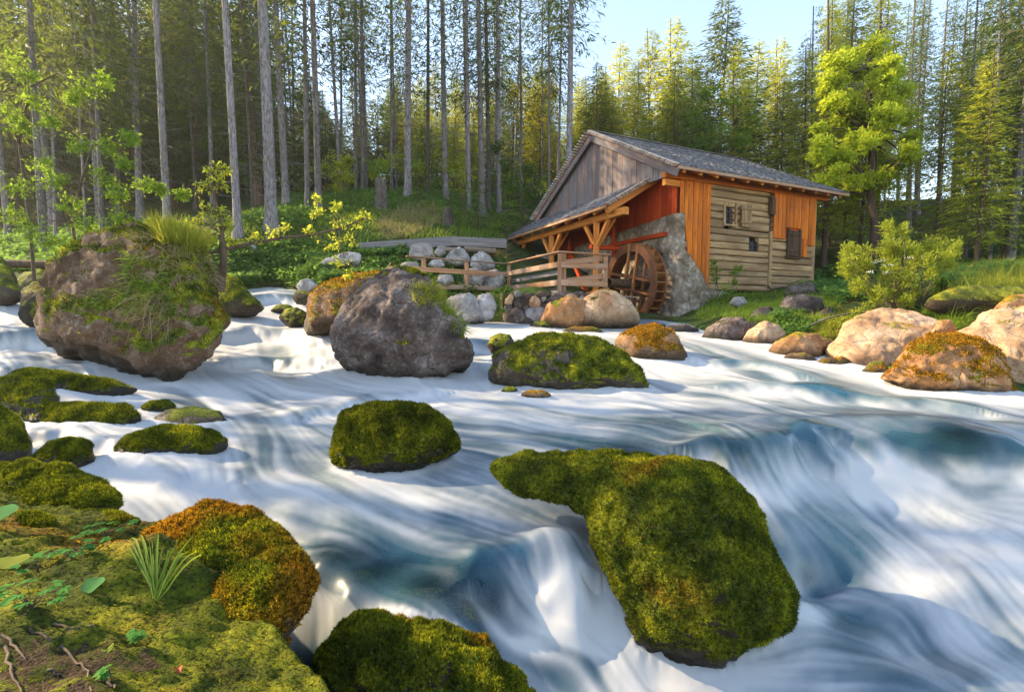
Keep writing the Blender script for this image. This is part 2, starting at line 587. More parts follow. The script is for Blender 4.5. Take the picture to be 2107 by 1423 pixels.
M['gold_leaf'] = mat_leaf('sunlit_yellow_leaves', (.20, .19, .012), (.36, .32, .03), (.75, .62, .06), .5, .6, .10, .1)  # yellow of sunlit foliage put into the leaf colour
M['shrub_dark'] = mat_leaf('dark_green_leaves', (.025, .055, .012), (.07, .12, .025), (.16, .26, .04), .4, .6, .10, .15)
M['herb'] = mat_leaf('ground_herb_leaves', (.04, .095, .022), (.12, .22, .05), (.28, .46, .08), .45, .6, .10, 0.0)
M['grass'] = mat_leaf('green_grass', (.085, .16, .020), (.19, .29, .04), (.48, .60, .07), .45, .6, .10, 0.0)
M['grass_gold'] = mat_leaf('yellow_green_grass', (.14, .17, .014), (.27, .28, .035), (.60, .58, .07), .45, .6, .10, 0.0)
M['grass_dry'] = mat_leaf('dry_straw_grass', (.22, .17, .085), (.42, .34, .20), (.42, .33, .17), .35, .7, .2, 0.0)
M['moss_mix'] = mat_mossblade('moss_shoots_mixed', .45)
M['moss_green'] = mat_mossblade('moss_shoots_green', .05)
M['moss_dark'] = mat_mossblade('moss_shoots_dark', .25, .75)
M['moss_orange'] = mat_mossblade('moss_shoots_rust', 1.3)
M['rock_brown'] = mat_rock('brown_wet_boulder_stone', [(.06, .032, .016), (.15, .085, .048), (.28, .18, .12)], (.42, .35, .30), .5, .15)
M['rock_grey'] = mat_rock('grey_lichen_boulder_stone', [(.036, .025, .02), (.10, .07, .057), (.21, .162, .142)], (.36, .305, .285), .6, .25)
M['rock_pale'] = mat_rock('pale_limestone', [(.13, .115, .105), (.30, .27, .255), (.52, .485, .47)], (.60, .57, .55), .6, .15)
M['rock_pink'] = mat_rock('cream_pink_slab_stone', [(.23, .125, .065), (.42, .265, .15), (.58, .41, .265)], (.62, .48, .36), .5, .8)
M['rock_moss'] = mat_rock('moss_covered_stone', [(.035, .026, .018), (.08, .06, .045), (.14, .11, .085)], (.2, .18, .16), .35, .15)
M['rock_orange'] = mat_rock('rust_moss_stone', [(.18, .08, .03), (.36, .18, .075), (.52, .32, .17)], (.55, .38, .24), .4, .9)
M['rock_rust'] = mat_rock('rust_moss_ledge_stone', [(.05, .03, .018), (.11, .07, .045), (.19, .13, .09)], (.2, .17, .14), .3, 1.3)
M['rock_darkmoss'] = mat_rock('dark_moss_stone', [(.02, .016, .010), (.045, .034, .022), (.085, .064, .044)], (.12, .10, .085), .25, .35, mdark=.8)
# ------------------------------------------------------------------ heights of the stream and of the ground
WATER_CP = [(2000,1400,2.3),(1750,1350,2.5),(1500,1400,2.35),(1900,1250,2.9),(2100,1250,2.9),(1680,1210,3.1),(2300,1400,2.4),
 (1480,955,3.75),(1600,900,4.6),(1400,930,4.1),(1750,1000,4.0),(2000,905,4.4),(2060,1050,3.8),(1800,1000,4.05),(1850,1100,3.55),(2300,900,4.4),(2300,1080,3.7),
 (1560,990,3.55),(1620,1080,3.3),(1900,990,4.1),(1690,925,4.35),(1640,960,4.0),(1800,880,4.8),
 (1200,900,4.6),(1000,870,5.0),(700,850,5.3),(1300,850,5.4),(1700,830,5.8),(2000,830,5.7),(2150,860,5.2),
 (900,800,6.6),(600,800,6.5),(1500,780,7.0),(1350,780,7.2),(1150,815,6.2),
 (1450,710,9.5),(1500,745,8.2),(1700,770,7.4),(1430,730,8.8),(1900,810,6.4),
 (1000,685,11.5),(1200,683,12.0),(1330,668,14.0),(1000,702,9.8),(940,765,7.4),(1060,690,10.5),(1330,705,9.6),(1250,690,11.2),
 (520,603,14.5),(600,632,13.0),(620,603,15.2),(530,640,11.3),(560,700,9.5),(650,750,8.0),(480,760,7.6),(500,664,10.4),(600,660,10.8),(560,730,8.6),(640,700,9.3),
 (0,620,9.2),(0,690,7.6),(70,690,7.7),(0,722,7.0),(100,762,6.5),(0,780,6.1),(200,782,6.3),(300,800,6.2),(-200,640,9),(-200,780,6.2),(60,640,8.8),
 (60,915,4.2),(200,955,3.85),(250,865,4.9),(-100,930,4.1),(400,860,5.1),(40,830,5.2),
 (500,960,3.9),(300,1000,3.5),(600,1050,3.2),(900,1050,3.2),(1000,1000,3.5),(800,1150,2.75),(1050,1150,2.8),(650,1175,2.65),(950,1205,2.5),(1130,1190,2.6),
 (1250,1300,2.45),(1350,1400,2.35),(1150,1400,2.25),(1110,1275,2.42),(1190,1230,2.5),(640,1390,2.4),(620,1310,2.5),(700,1260,2.45),(850,1260,2.35),(500,1400,2.5)]
cp = np.array([W(*p) for p in WATER_CP])
water_rbf = RBF(cp[:, :2], cp[:, 2], 0.02)

RIVER_PX = [(-400,620,10),(0,612,11.5),(120,600,12),(430,610,13),(500,592,15.2),(560,592,16.6),(640,600,15.6),(640,662,11.8),(900,668,12.6),(1000,678,12.9),
 (1110,682,13.0),(1320,668,14.9),(1400,676,14.0),(1450,702,11.2),(1560,716,10.2),(1680,755,8.7),(1800,775,8.0),(1850,815,7.0),(2000,838,6.7),(2107,840,6.5),(2700,880,5.9)]
river = [W(*p)[:2] for p in RIVER_PX] + [np.array(p) for p in [(9.0, 2.0), (7.0, -2.0), (0.15, -2.0), (-.12, 1.3)]]
river += [W(*p)[:2] for p in [(690,1423,1.9),(590,1300,2.15),(640,1225,2.25),(560,1120,2.55),(430,1075,2.75),(285,1085,2.75),(245,1010,3.15),(120,985,3.5),(-100,985,3.5),(-700,985,3.6)]]
river = np.array(river)

GROUND_CP = [(0,500,22),(90,540,18),(20,548,16),(-300,540,18),(345,460,20),(490,484,18),(560,470,19),(655,440,22),(700,400,30),(840,400,27),(1000,418,30),(925,452,22),
 (600,565,16.8),(700,565,15.5),(500,590,16.4),(850,522,18),(1000,502,20.5),(868,607,14.4),(948,607,15.4),(1000,607,16.1),(940,565,17.6),(840,600,14.4),(1100,505,24),(1150,600,14.5),(1040,618,14.2),(1000,610,14.6),
 (1200,520,24),(1663,600,19),(1500,612,16),(1440,648,14.6),(1750,590,19),(1900,560,20),(2050,560,15),(2107,590,10),(1990,618,9.5),(1700,660,12),(1850,640,10.5),(2107,555,20),
 (1800,415,38),(2000,412,38),(1600,440,38),(1500,455,40),(2400,420,36),(2300,580,12),(2400,640,9),
 (250,480,24),(100,470,30),(-200,470,30),(200,400,45),(600,380,45),(1000,390,45),(1053,360,70),(300,360,70),(-400,380,60),
 (1560,660,12.2),(1640,655,11.6),(1700,762,8.3),(1800,775,7.9),(1950,745,8.3),(2107,790,7.6),(2107,650,9.0),(1990,690,8.9),(2300,760,7.2),(1860,700,9.6),
 (1060,683,13.0),(1120,685,13.1),(1200,684,13.2),(1000,678,12.7),(940,674,12.5),(1120,606,14.0),(1050,610,14.2),(1330,672,14.4),(1345,672,15.4),(1300,670,15.9),(1390,676,13.8)]
gp = [W(*p) for p in GROUND_CP]
gp += [np.array(p) for p in [(-4, -4, 1.2), (0, -6, .6), (5, -5, 0), (-12, 0, 1.8), (14, 1, 1.0), (12, 5, 1.25), (-10, 6, 1.9), (60, 90, 2), (20, 90, 4), (120, 60, 0), (-100, 40, 10), (-60, 100, 14), (0, 140, 14), (0, -120, 0), (140, -40, 0), (-140, -40, 4), (40, 62, 4), (24, 60, 6)]]
gp = np.array(gp)
ground_rbf = RBF(gp[:, :2], gp[:, 2], 0.05)

BANK_CP = [(0,966,3.1),(125,970,3.1),(200,985,3.0),(245,1040,2.75),(150,1100,2.2),(0,1100,2.05),(280,1115,2.3),(450,1085,2.35),(540,1140,2.2),(600,1230,1.98),
 (450,1200,1.9),(300,1250,1.68),(100,1300,1.48),(200,1423,1.28),(0,1423,1.25),(500,1423,1.42),(560,1350,1.66),(-200,1200,1.7),(-200,1000,2.7),(300,1600,1.0),(0,1700,.9),(-400,1423,1.2),(560,1600,1.1),(-600,1000,2.6)]
bp = np.array([W(*p) for p in BANK_CP] + [np.array((-2.5, 0, 1.2)), np.array((0, 0, .75)), np.array((-1, -.5, .95)), np.array((-4, 1.5, 1.3)), np.array((-.2, -2, .6))])
bank_rbf = RBF(bp[:, :2], bp[:, 2], 0.01)

def ground_z(xy):
    xy = np.atleast_2d(np.asarray(xy, float))
    sd = poly_sdf(river, xy)
    g = ground_rbf(xy)
    n = fbm(np.c_[xy * .35, np.zeros(len(xy))], 4)
    g = g + n * np.clip(sd, 0, 1.5) * .22
    rad = np.linalg.norm(xy, axis=1)
    near = (rad < 40)
    wz = np.where(near, water_rbf(xy), 0.0)
    bed = wz - .38
    g = np.where(near & (sd > 0) & (sd < 1.2), np.maximum(g, wz + .06), g)
    g = np.where(near, bed + (g - bed) * sstep(-.12, .42, sd), g)
    # keep the sheet under the close mossy bank
    inb = (xy[:, 0] < 0.3) & (xy[:, 1] < 3.9) & (xy[:, 0] > -4.5) & (xy[:, 1] > -1.5)
    g = np.where(inb, np.minimum(g, bank_rbf(xy) - .35), g)
    return g

def on_ground(px, d, py_guess=560):
    """world point on the ground at photo column px, d metres away along the axis"""
    p = W(px, py_guess, d)
    for _ in range(3):
        z = ground_z(p[:2])[0]
        cy = (z - H) 
        p = np.array([p[0], p[1], z])
    return p

def polar_grid(rs, az):
    r, a = np.meshgrid(rs, az, indexing='ij')
    xy = np.c_[(r * np.sin(a)).ravel(), (r * np.cos(a)).ravel()]
    return xy, r.shape

def grid_faces(nr, nc, wrap=False):
    i = np.arange(nr - 1)[:, None]
    j = np.arange(nc if wrap else nc - 1)[None, :]
    j2 = (j + 1) % nc
    a = i * nc + j
    return np.stack([a, i * nc + j2, (i + 1) * nc + j2, (i + 1) * nc + j], -1).reshape(-1, 4)

t = NT('forest_ground_soil_and_moss')
co = t.pos()
a = t.noise(co, .9, 6, .65)
b = t.noise(co, 9.0, 5, .7)
c = t.ramp(a, [(.3, (.045, .032, .018)), (.46, (.055, .07, .018)), (.6, (.065, .125, .022)), (.75, (.12, .16, .03))])
c = t.mix(t.ramp(b, [(.42, .75), (.56, 0.0)]), c, (.035, .026, .016))
M['ground'] = t.done(t.principled(c, .95, t.bump(b, .8, .08), .1))

rs = np.r_[0.02, np.geomspace(1.0, 60, 175), np.geomspace(64, 190, 16)]
az = np.r_[np.linspace(-60, 60, 290, endpoint=False), np.linspace(60, 300, 70, endpoint=False)] * math.pi / 180
xy, shp = polar_grid(rs, az)
gz = ground_z(xy)
V = np.c_[xy, gz]
part('ground', V, grid_faces(*shp, wrap=True)[:, ::-1], M['ground'], kind='structure')

def water_z(xy):
    return water_rbf(np.atleast_2d(xy))
# ------------------------------------------------------------------ boulders
_ico = {}
def ico(lv):
    if lv not in _ico:
        bm = bmesh.new()
        bmesh.ops.create_icosphere(bm, subdivisions=lv, radius=1.0)
        bm.verts.ensure_lookup_table()
        V = np.array([v.co[:] for v in bm.verts])
        Fc = np.array([[v.index for v in f.verts] for f in bm.faces])
        bm.free()
        _ico[lv] = (V, Fc)
    return _ico[lv]

def outline_body(outline, d, tilt=.5, thick=.8, lv=5, power=2.5, sink=1.06, seed=0, rough=.07, chip=0, chip_h=.86, fine=1.0):
    """boulder whose outline is a loop of real points, swollen to its own thickness in front and behind"""
    P = np.array(outline, float)
    c = (P.min(0) + P.max(0)) / 2
    A = 0; cc = np.zeros(2)
    for k in range(len(P)):
        a, b = P[k], P[(k + 1) % len(P)]
        cr = a[0] * b[1] - a[1] * b[0]
        A += cr; cc += (a + b) * cr
    c = cc / (3 * A)
    pts = []
    for k in range(len(P)):
        a, b = P[k], P[(k + 1) % len(P)]
        for s in np.linspace(0, 1, 14, endpoint=False):
            pts.append(a + (b - a) * s)
    pts = np.array(pts)
    rel = pts - c
    low = rel[:, 1] > 0
    rel[low] *= np.array([1.0, 1.0])
    rel[low, 1] *= sink
    th = np.arctan2(-rel[:, 1], rel[:, 0])
    ra = np.hypot(rel[:, 0], rel[:, 1])
    bins = np.linspace(-math.pi, math.pi, 181)
    o = np.argsort(th)
    prof = np.interp(bins, th[o], ra[o], period=2 * math.pi)
    prof[:-1] = (np.roll(prof[:-1], 1) + 2 * prof[:-1] + np.roll(prof[:-1], -1)) / 4
    prof[-1] = prof[0]
    Dv, Fc = ico(lv)
    thv = np.arctan2(Dv[:, 2], Dv[:, 0])
    rad = np.interp(thv, bins, prof)
    dy = Dv[:, 1]
    lat = (1 - np.abs(dy) ** power) ** (1 / power)
    dy2 = dy
    qx = c[0] + rad * lat * np.cos(thv)
    qy = c[1] - rad * lat * np.sin(thv)
    dd = d + tilt * (c[1] - qy) / F * d
    V = np.array([dd * (qx - CX) / F, dd * (cP - (qy - CY) / F * sP), H + dd * (-sP - (qy - CY) / F * cP)]).T
    C = W(c[0], c[1], d)
    mean = prof.mean() / F * d
    ray = unit(np.array([C[0] * .6, C[1], 0]))
    nrm = unit(ray - np.array([0, 0, tilt * .75]))
    V = V + nrm * (dy2 * mean * thick)[:, None]
    g = np.random.default_rng(seed + 100)
    if chip:
        for _ in range(chip):
            n = unit(g.normal(size=3))
            q = (V - C) @ n
            h = q.max() * g.uniform(chip_h, .97)
            V = V - np.maximum(q - h, 0)[:, None] * n * .85
    N = vnormals(V, Fc)
    s = 1.0 / mean
    off = g.uniform(-50, 50, 3)
    n1 = fbm(V * s * 1.1 + off, 3)
    lumps = fbm(V * s * 4.5 + off + 3, 3)
    n2 = np.abs(fbm(V * s * 2.6 + off + 9, 4))
    n3 = fbm(V * s * 9 + off, 3)
    V = V + N * (mean * (rough * n1 - rough * 1.35 * (n2 - .25) + rough * .45 * lumps + rough * .2 * fine * n3))[:, None]
    return V, Fc, C, mean

ROCK_RIM = []
def rock_obj(name, label, cat, V, Fc, mat, moss, seed, group=None, wet=True, wband=.16):
    N = vnormals(V, Fc)
    sz_ = np.ptp(V, axis=0).max()
    m0 = np.clip(moss + .75 * (N[:, 2] - .35) + .8 * fbm(V / sz_ * 4 + seed * 3.1, 4), 0, 1)
    if moss > .2:                                    # moss lies on the stone in cushions
        V += N * (m0 * (.45 + .9 * fbm(V * 9 + seed, 3)) * min(.028, .03 * sz_))[:, None]
        N = vnormals(V, Fc)
    if wet:
        h_ = V[:, 2] - water_z(V[:, :2])
        rim_ = V[np.abs(h_) < .02 + .02 * sz_]
        if len(rim_): ROCK_RIM.append(rim_[::max(1, len(rim_) // 400)])
    C = V.mean(0)
    size = np.ptp(V, axis=0).max()
    n = fbm(V / size * 4 + seed * 3.1, 4)
    n2 = fbm(V * 9 + seed, 3)
    m = np.clip(moss + .75 * (N[:, 2] - .35) + .8 * n + .2 * n2, -.3, 1.2)
    wz_ = water_z(V[:, :2])
    hgt = V[:, 2] - wz_
    wt = (1 - sstep(.015, wband * size + .05, hgt + .08 * size * n)) if wet else np.zeros(len(V))
    m = m - .4 * wt
    base = np.array([C[0], C[1], V[:, 2].min()])
    me = raw_mesh(name, V - base, Fc, mat, {'moss': m, 'wet': wt}, True)
    o = link(name, me)
    o.location = Vector(base)
    tag(o, label, cat, group)
    return o, m

def rock(label, outline, d, mat, moss=.5, name='boulder', cat='boulder', group=None, seed=0, lv=5, wet=True, wband=.16, **kw):
    V, Fc, C, mean = outline_body(outline, d, seed=seed, lv=lv, **kw)
    o, m = rock_obj(name, label, cat, V, Fc, M[mat], moss, seed, group, wet, wband)
    return o, V, Fc, m

def moss_coat(o, V, Fc, m, n, size, mat, seed=0, thr=.45, name='moss', droop=.0):
    n, size = int(n * .60), size * 1.2
    g = np.random.default_rng(seed + 500)
    w = sstep(thr - .1, thr + .15, m) * (V[:, 2] > water_z(V[:, :2])[0] - 9)
    P, N = sample_surface(V, Fc, w, n, g)
    if not len(P): return
    D = N * .7 + np.array([0, 0, .35 - droop]) + g.normal(size=(n, 3)) * .45
    L = size * g.uniform(.5, 1.5, n)
    D = rows_unit(D)
    S = rows_unit(np.cross(D, g.normal(size=(n, 3))))
    ww = (L * g.uniform(.22, .42, n))[:, None]
    P = P - N * size * .1
    VV = np.stack([P - S * ww * .5, P + S * ww * .5, P + D * L[:, None]], 1).reshape(-1, 3)
    FF = np.arange(3 * n).reshape(-1, 3)
    part(name, VV, FF, M[mat], o, smooth=False, kind='stuff')

def in_px(V, poly):
    x, y, _ = proj(V)
    return poly_sdf(poly, np.c_[x, y]) < 0

def grass_coat(o, V, Fc, poly, n, L, w, mat, seed, bend=(0, 0, -.6), up=.7, name='grass', jit=.45, front=True):
    g = np.random.default_rng(seed + 900)
    wgt = in_px(V, poly).astype(float)
    if front:
        Nn = vnormals(V, Fc)
        wgt *= ((Nn * (V - np.array([0, 0, H]))).sum(1) < .25 * np.linalg.norm(V, axis=1))
    P, N = sample_surface(V, Fc, wgt, n, g)
    if not len(P): return
    # tussocks: pull the roots into clumps
    K = max(6, n // 70)
    cen = P[g.choice(n, K)]
    near = ((P[:, None, :] - cen[None]) ** 2).sum(-1).argmin(1)
    P = P + (cen[near] - P) * g.uniform(.0, .55, n)[:, None]
    D = N * .55 + np.array([0, 0, up]) + g.normal(size=(n, 3)) * jit
    b = np.array(bend) + g.normal(size=(n, 3)) * .25 + N * .2
    LL = L * g.uniform(.45, 1.3, n)
    VV, FF = blades(P, D, LL, w * g.uniform(.7, 1.3, n), b, g)
    part(name, VV, FF, M[mat], o, smooth=True, kind='stuff')

# --- big boulder at the left with its cap of grass
o, V, Fc, m = rock('huge brown boulder at the left, crowned with grass and moss, sloping sides', [(80,668),(88,605),(115,560),(160,522),(200,490),(245,474),(285,463),(330,468),(385,482),(422,520),(440,570),(448,620),(466,665),(456,702),(422,745),(380,776),(330,784),(270,776),(200,747),(120,717),(85,700)], 7.2, 'rock_brown', moss=.40, seed=1, lv=6, tilt=.35, thick=.62, chip=16, chip_h=.80, rough=.12, wband=.14)
moss_coat(o, V, Fc, m, 26000, .035, 'moss_mix', 1)
grass_coat(o, V, Fc, [(300,462),(400,470),(430,520),(395,525),(330,500)], 2600, .24, .010, 'grass_gold', 2, (0, 0, -.25), 1.4)
grass_coat(o, V, Fc, [(265,480),(430,500),(445,600),(400,590),(370,560),(300,540)], 1100, .17, .010, 'grass_dry', 3, (0, -.1, -.8), .45, name='dry_grass')
grass_coat(o, V, Fc, [(160,610),(280,555),(370,600),(365,655),(230,650)], 800, .14, .010, 'grass', 4, (0, -.1, -.7), .6, name='hanging_grass')
grass_coat(o, V, Fc, [(270,600),(365,605),(362,672),(285,672)], 240, .22, .009, 'grass_dry', 5, (0, -.1, -1.2), .15, name='dry_grass')
grass_coat(o, V, Fc, [(240,520),(350,520),(360,600),(250,600)], 500, .15, .010, 'grass', 6, (0, -.1, -.8), .4, name='hanging_grass')
# --- grey dome in the middle
o, V, Fc, m = rock('large grey domed boulder in mid stream with a tuft of grass on its shoulder', [(683,692),(700,650),(738,602),(788,567),(820,553),(852,566),(882,590),(912,626),(950,660),(975,700),(968,740),(930,768),(872,783),(790,778),(730,757),(695,727)], 7.5, 'rock_grey', moss=-.15, seed=2, lv=6, tilt=.4, thick=.75, chip=10, chip_h=.86, rough=.13, wband=.12)
moss_coat(o, V, Fc, m, 7000, .03, 'moss_green', 2)
grass_coat(o, V, Fc, [(825,590),(890,585),(915,630),(860,635)], 900, .20, .007, 'grass_gold', 7, (0, 0, -.6), .8)
grass_coat(o, V, Fc, [(885,600),(925,630),(970,690),(945,690),(905,650)], 700, .2, .007, 'grass', 8, (.1, 0, -.7), .7)
# --- boulder behind the dome
o, V, Fc, m = rock('rust topped boulder partly hidden behind the grey dome', [(623,672),(632,630),(660,604),(720,580),(785,570),(830,590),(840,640),(800,690),(700,695),(640,690)], 9.6, 'rock_brown', moss=.38, seed=3, lv=5, tilt=.5, chip=8, rough=.10, wband=.3)
moss_coat(o, V, Fc, m, 9000, .04, 'moss_orange', 3)
# --- flat mossy boulder in front of the wheel
o, V, Fc, m = rock('wide flat mossy boulder right of the grey dome, water curling past both ends', [(1006,775),(1020,740),(1050,716),(1110,698),(1180,695),(1228,706),(1262,727),(1300,760),(1332,792),(1318,804),(1250,810),(1150,812),(1080,797),(1025,787)], 6.9, 'rock_moss', moss=.50, seed=4, lv=6, tilt=.8, thick=.65, rough=.12, chip=4, wband=.1)
moss_coat(o, V, Fc, m, 42000, .024, 'moss_green', 4)
# --- boulder with water sheeting over it
o, V, Fc, m = rock('gold mossed boulder right of the flat mossy one, stream sheeting over its left', [(1262,704),(1300,684),(1345,675),(1388,695),(1413,737),(1408,757),(1350,757),(1295,747)], 8.7, 'rock_orange', moss=.35, seed=5, lv=5, tilt=.8, thick=.8, rough=.09, chip=4, wband=.3)
moss_coat(o, V, Fc, m, 9000, .03, 'moss_orange', 5)
# --- rocks at the foot of the wheel
o, V, Fc, m = rock('rounded tan boulder standing in front of the water wheel', [(1187,652),(1200,617),(1230,600),(1266,602),(1300,625),(1318,655),(1312,673),(1260,679),(1200,675)], 13.0, 'rock_pink', moss=-.1, seed=6, lv=5, tilt=.4, chip=5, rough=.07, wband=.3)
moss_coat(o, V, Fc, m, 3000, .03, 'moss_mix', 6)
rock('brown boulder tucked against the left of the rounded tan boulder', [(1112,658),(1128,627),(1165,612),(1205,620),(1213,645),(1190,680),(1140,682)], 12.9, 'rock_orange', moss=.05, seed=7, tilt=.4, chip=6, rough=.1)
rock('low mossy stone awash below the rounded tan boulder', [(1150,685),(1180,676),(1225,677),(1245,686),(1200,695),(1160,694)], 11.9, 'rock_orange', moss=.7, seed=8, lv=4, tilt=1.0)
rock('low dark mossy stone at the foot of the dry stone wall', [(1078,678),(1100,664),(1128,662),(1140,680),(1110,690)], 12.6, 'rock_darkmoss', moss=.6, seed=9, lv=4)
rock('small black mossy stone between the grey dome and the flat mossy boulder', [(1002,712),(1010,695),(1030,687),(1050,690),(1058,705),(1040,722),(1012,726)], 8.6, 'rock_darkmoss', moss=.55, seed=10, lv=5)
rock('small green stone half drowned in front of the flat mossy boulder', [(1030,805),(1040,797),(1058,796),(1066,804),(1050,812)], 6.35, 'rock_darkmoss', moss=.7, seed=11, lv=4, tilt=1.0)
rock('flat olive stone half drowned in front of the flat mossy boulder', [(1070,812),(1090,805),(1120,806),(1137,815),(1110,822),(1080,819)], 6.1, 'rock_orange', moss=.4, seed=12, lv=4, tilt=1.2)
def flecks(o, V, Fc, m, n, size, mat, seed, name='leaf_litter'):
    g = np.random.default_rng(seed)
    P, N = sample_surface(V, Fc, (m > .3) * np.clip(vnormals(V, Fc)[:, 2], 0, 1), n, g)
    D = g.normal(size=(n, 3)); D -= N * (D * N).sum(1)[:, None]
    VV, FF = leaves(P + N * .010, D, N + g.normal(size=(n, 3)) * .4, size * g.uniform(.5, 1.4, n), size * .55 * g.uniform(.5, 1.2, n), .15)
    part(name, VV, FF, M[mat], o, smooth=False, kind='stuff')
M['dead_leaf'] = mat_leaf('brown_dead_leaf_bits', (.10, .045, .018), (.32, .17, .06), (.2, .1, .03), .15, .8, .05, 0)
M['clover'] = mat_leaf('tiny_green_leaves', (.08, .20, .03), (.18, .32, .05), (.25, .45, .06), .35, .8, .05, 0)
# --- mossy boulder in the centre of the stream
o, V, Fc, m = rock('dark green cushion shaped boulder alone in the centre of the stream', [(690,932),(694,885),(715,850),(760,838),(830,835),(882,845),(915,870),(946,908),(935,926),(890,946),(860,962),(810,972),(750,967),(702,952)], 3.95, 'rock_darkmoss', moss=.85, seed=13, lv=6, tilt=.45, thick=.85, power=2.7, rough=.10, chip=3, wband=.08, sink=1.12)
moss_coat(o, V, Fc, m, 90000, .017, 'moss_dark', 13)
flecks(o, V, Fc, m, 60, .022, 'dead_leaf', 13)
# --- large foreground boulder
main = [(1205,1010),(1222,972),(1290,950),(1400,947),(1490,960),(1540,1000),(1582,1062),(1602,1125),(1643,1212),(1632,1250),(1560,1302),(1480,1347),(1400,1358),(1340,1325),(1285,1235),(1235,1150)]
arm = [(1003,962),(1060,945),(1150,938),(1300,944),(1400,955),(1420,1010),(1330,1070),(1230,1065),(1170,1035),(1060,1006)]
main = [(1205 + (x_ - 1205) * .92, 945 + (y_ - 945) * .965) for x_, y_ in main]
V1, F1, C1, m1 = outline_body(main, 2.85, tilt=.45, thick=.8, lv=7, power=2.6, seed=14, rough=.085, chip=5, chip_h=.86, sink=1.12)
V2, F2, C2, m2 = outline_body(arm, 3.1, tilt=1.1, thick=.42, lv=6, power=2.4, seed=15, rough=.12, sink=1.03)
V = np.vstack([V1, V2]); Fc = np.vstack([F1, F2 + len(V1)])
o, m = rock_obj('boulder', 'biggest mossy boulder, square shouldered, in the foreground beside the main fall', 'boulder', V, Fc, M['rock_darkmoss'], 1.05, 14, wband=.06)
moss_coat(o, V, Fc, m, 230000, .0135, 'moss_mix', 14)
flecks(o, V, Fc, m, 150, .016, 'dead_leaf', 14)
flecks(o, V, Fc, m, 260, .010, 'clover', 15, 'small_plants')
# --- bottom centre boulder
o, V, Fc, m = rock('golden mossed boulder at the bottom edge, trickles running down its left face', [(672,1320),(704,1272),(764,1268),(850,1290),(930,1305),(1000,1328),(1055,1388),(1095,1450),(1120,1540),(900,1600),(700,1550),(655,1390)], 2.05, 'rock_darkmoss', moss=.75, seed=16, lv=7, tilt=.6, thick=.75, power=2.5, rough=.12, chip=3, wband=.06, sink=1.1)
moss_coat(o, V, Fc, m, 120000, .0125, 'moss_mix', 16)
flecks(o, V, Fc, m, 90, .014, 'dead_leaf', 16)
flecks(o, V, Fc, m, 160, .010, 'clover', 17, 'small_plants')
# --- drowned stones seen through the clear smooth water
for k, (ol, dd_, mt_, lb_) in enumerate([([(660,1150),(700,1118),(760,1120),(790,1150),(740,1175),(680,1172)], 2.72, 'rock_moss', 'green drowned stone under smooth water beside the rust mossed ledge'),
   ([(720,1215),(800,1180),(920,1175),(1010,1205),(1020,1240),(900,1250),(780,1240)], 2.58, 'rock_orange', 'brown gold drowned stone under the smooth lip above the bottom boulder'),
   ([(1880,930),(1930,898),(2000,895),(2060,925),(2050,950),(1950,945)], 4.38, 'rock_moss', 'green drowned stone under the smooth ledge at the right'),
   ([(1250,950),(1290,930),(1400,930),(1500,945),(1520,965),(1400,960)], 4.0, 'rock_moss', 'green drowned stone just behind the biggest mossy boulder')]):
    V, Fc, C, mean = outline_body(ol, dd_, tilt=1.3, thick=.35, lv=5, seed=120 + k, rough=.1)
    V = V - np.array([0, 0, (V[:, 2] - water_z(V[:, :2])).max() + .13])
    rock_obj('drowned_stone', lb_, 'stone', V, Fc, M[mt_], .7, 120 + k, wet=False)
# --- mossy stones at the left edge
o, V, Fc, m = rock('long low mossy slab lying below the huge left boulder', [(8,778),(60,763),(150,774),(250,794),(292,802),(240,818),(150,818),(70,808)], 5.9, 'rock_moss', moss=.6, seed=17, lv=5, tilt=1.0, thick=.5)
moss_coat(o, V, Fc, m, 22000, .022, 'moss_green', 17)
Va, Fa, _, _ = outline_body([(-30,810),(10,785),(60,774),(103,790),(120,835),(115,885),(80,890),(20,850)], 5.0, tilt=.8, thick=.7, lv=6, seed=18, rough=.08)
Vb, Fb, _, _ = outline_body([(60,860),(95,838),(160,835),(270,840),(292,862),(280,892),(200,900),(100,897)], 4.8, tilt=.8, thick=.6, lv=6, seed=19, rough=.08)
V = np.vstack([Va, Vb]); Fc = np.vstack([Fa, Fb + len(Va)])
o, m = rock_obj('boulder', 'humped mossy rock at the left edge with a dark overhung front', 'boulder', V, Fc, M['rock_moss'], .55, 18, wband=.05)
moss_coat(o, V, Fc, m, 42000, .020, 'moss_green', 18)
o, V, Fc, m = rock('round dark mossy boulder cut by the left edge of the view', [(-90,870),(-40,840),(5,838),(40,868),(62,922),(55,958),(0,980),(-80,975)], 4.0, 'rock_moss', moss=.55, seed=20, lv=5, tilt=.6)
moss_coat(o, V, Fc, m, 30000, .016, 'moss_green', 20)
o, V, Fc, m = rock('small mossy stone beside the round boulder at the left edge', [(64,952),(108,915),(150,904),(185,914),(197,950),(170,968),(100,972)], 3.9, 'rock_moss', moss=.55, seed=21, lv=5, tilt=.7)
moss_coat(o, V, Fc, m, 26000, .015, 'moss_green', 21)
o, V, Fc, m = rock('oval mossy stone with bright green top, left of the centre cushion boulder', [(237,932),(258,905),(330,884),(400,884),(455,899),(470,916),(440,937),(360,949),(280,952)], 4.1, 'rock_moss', moss=.6, seed=22, lv=6, tilt=.9, thick=.6)
moss_coat(o, V, Fc, m, 40000, .016, 'moss_green', 22)
o, V, Fc, m = rock('tiny green stone awash behind the oval mossy stone', [(290,842),(310,829),(345,828),(362,838),(340,850),(305,850)], 5.3, 'rock_moss', moss=.7, seed=23, lv=5, tilt=1.0)
moss_coat(o, V, Fc, m, 5000, .016, 'moss_green', 23)
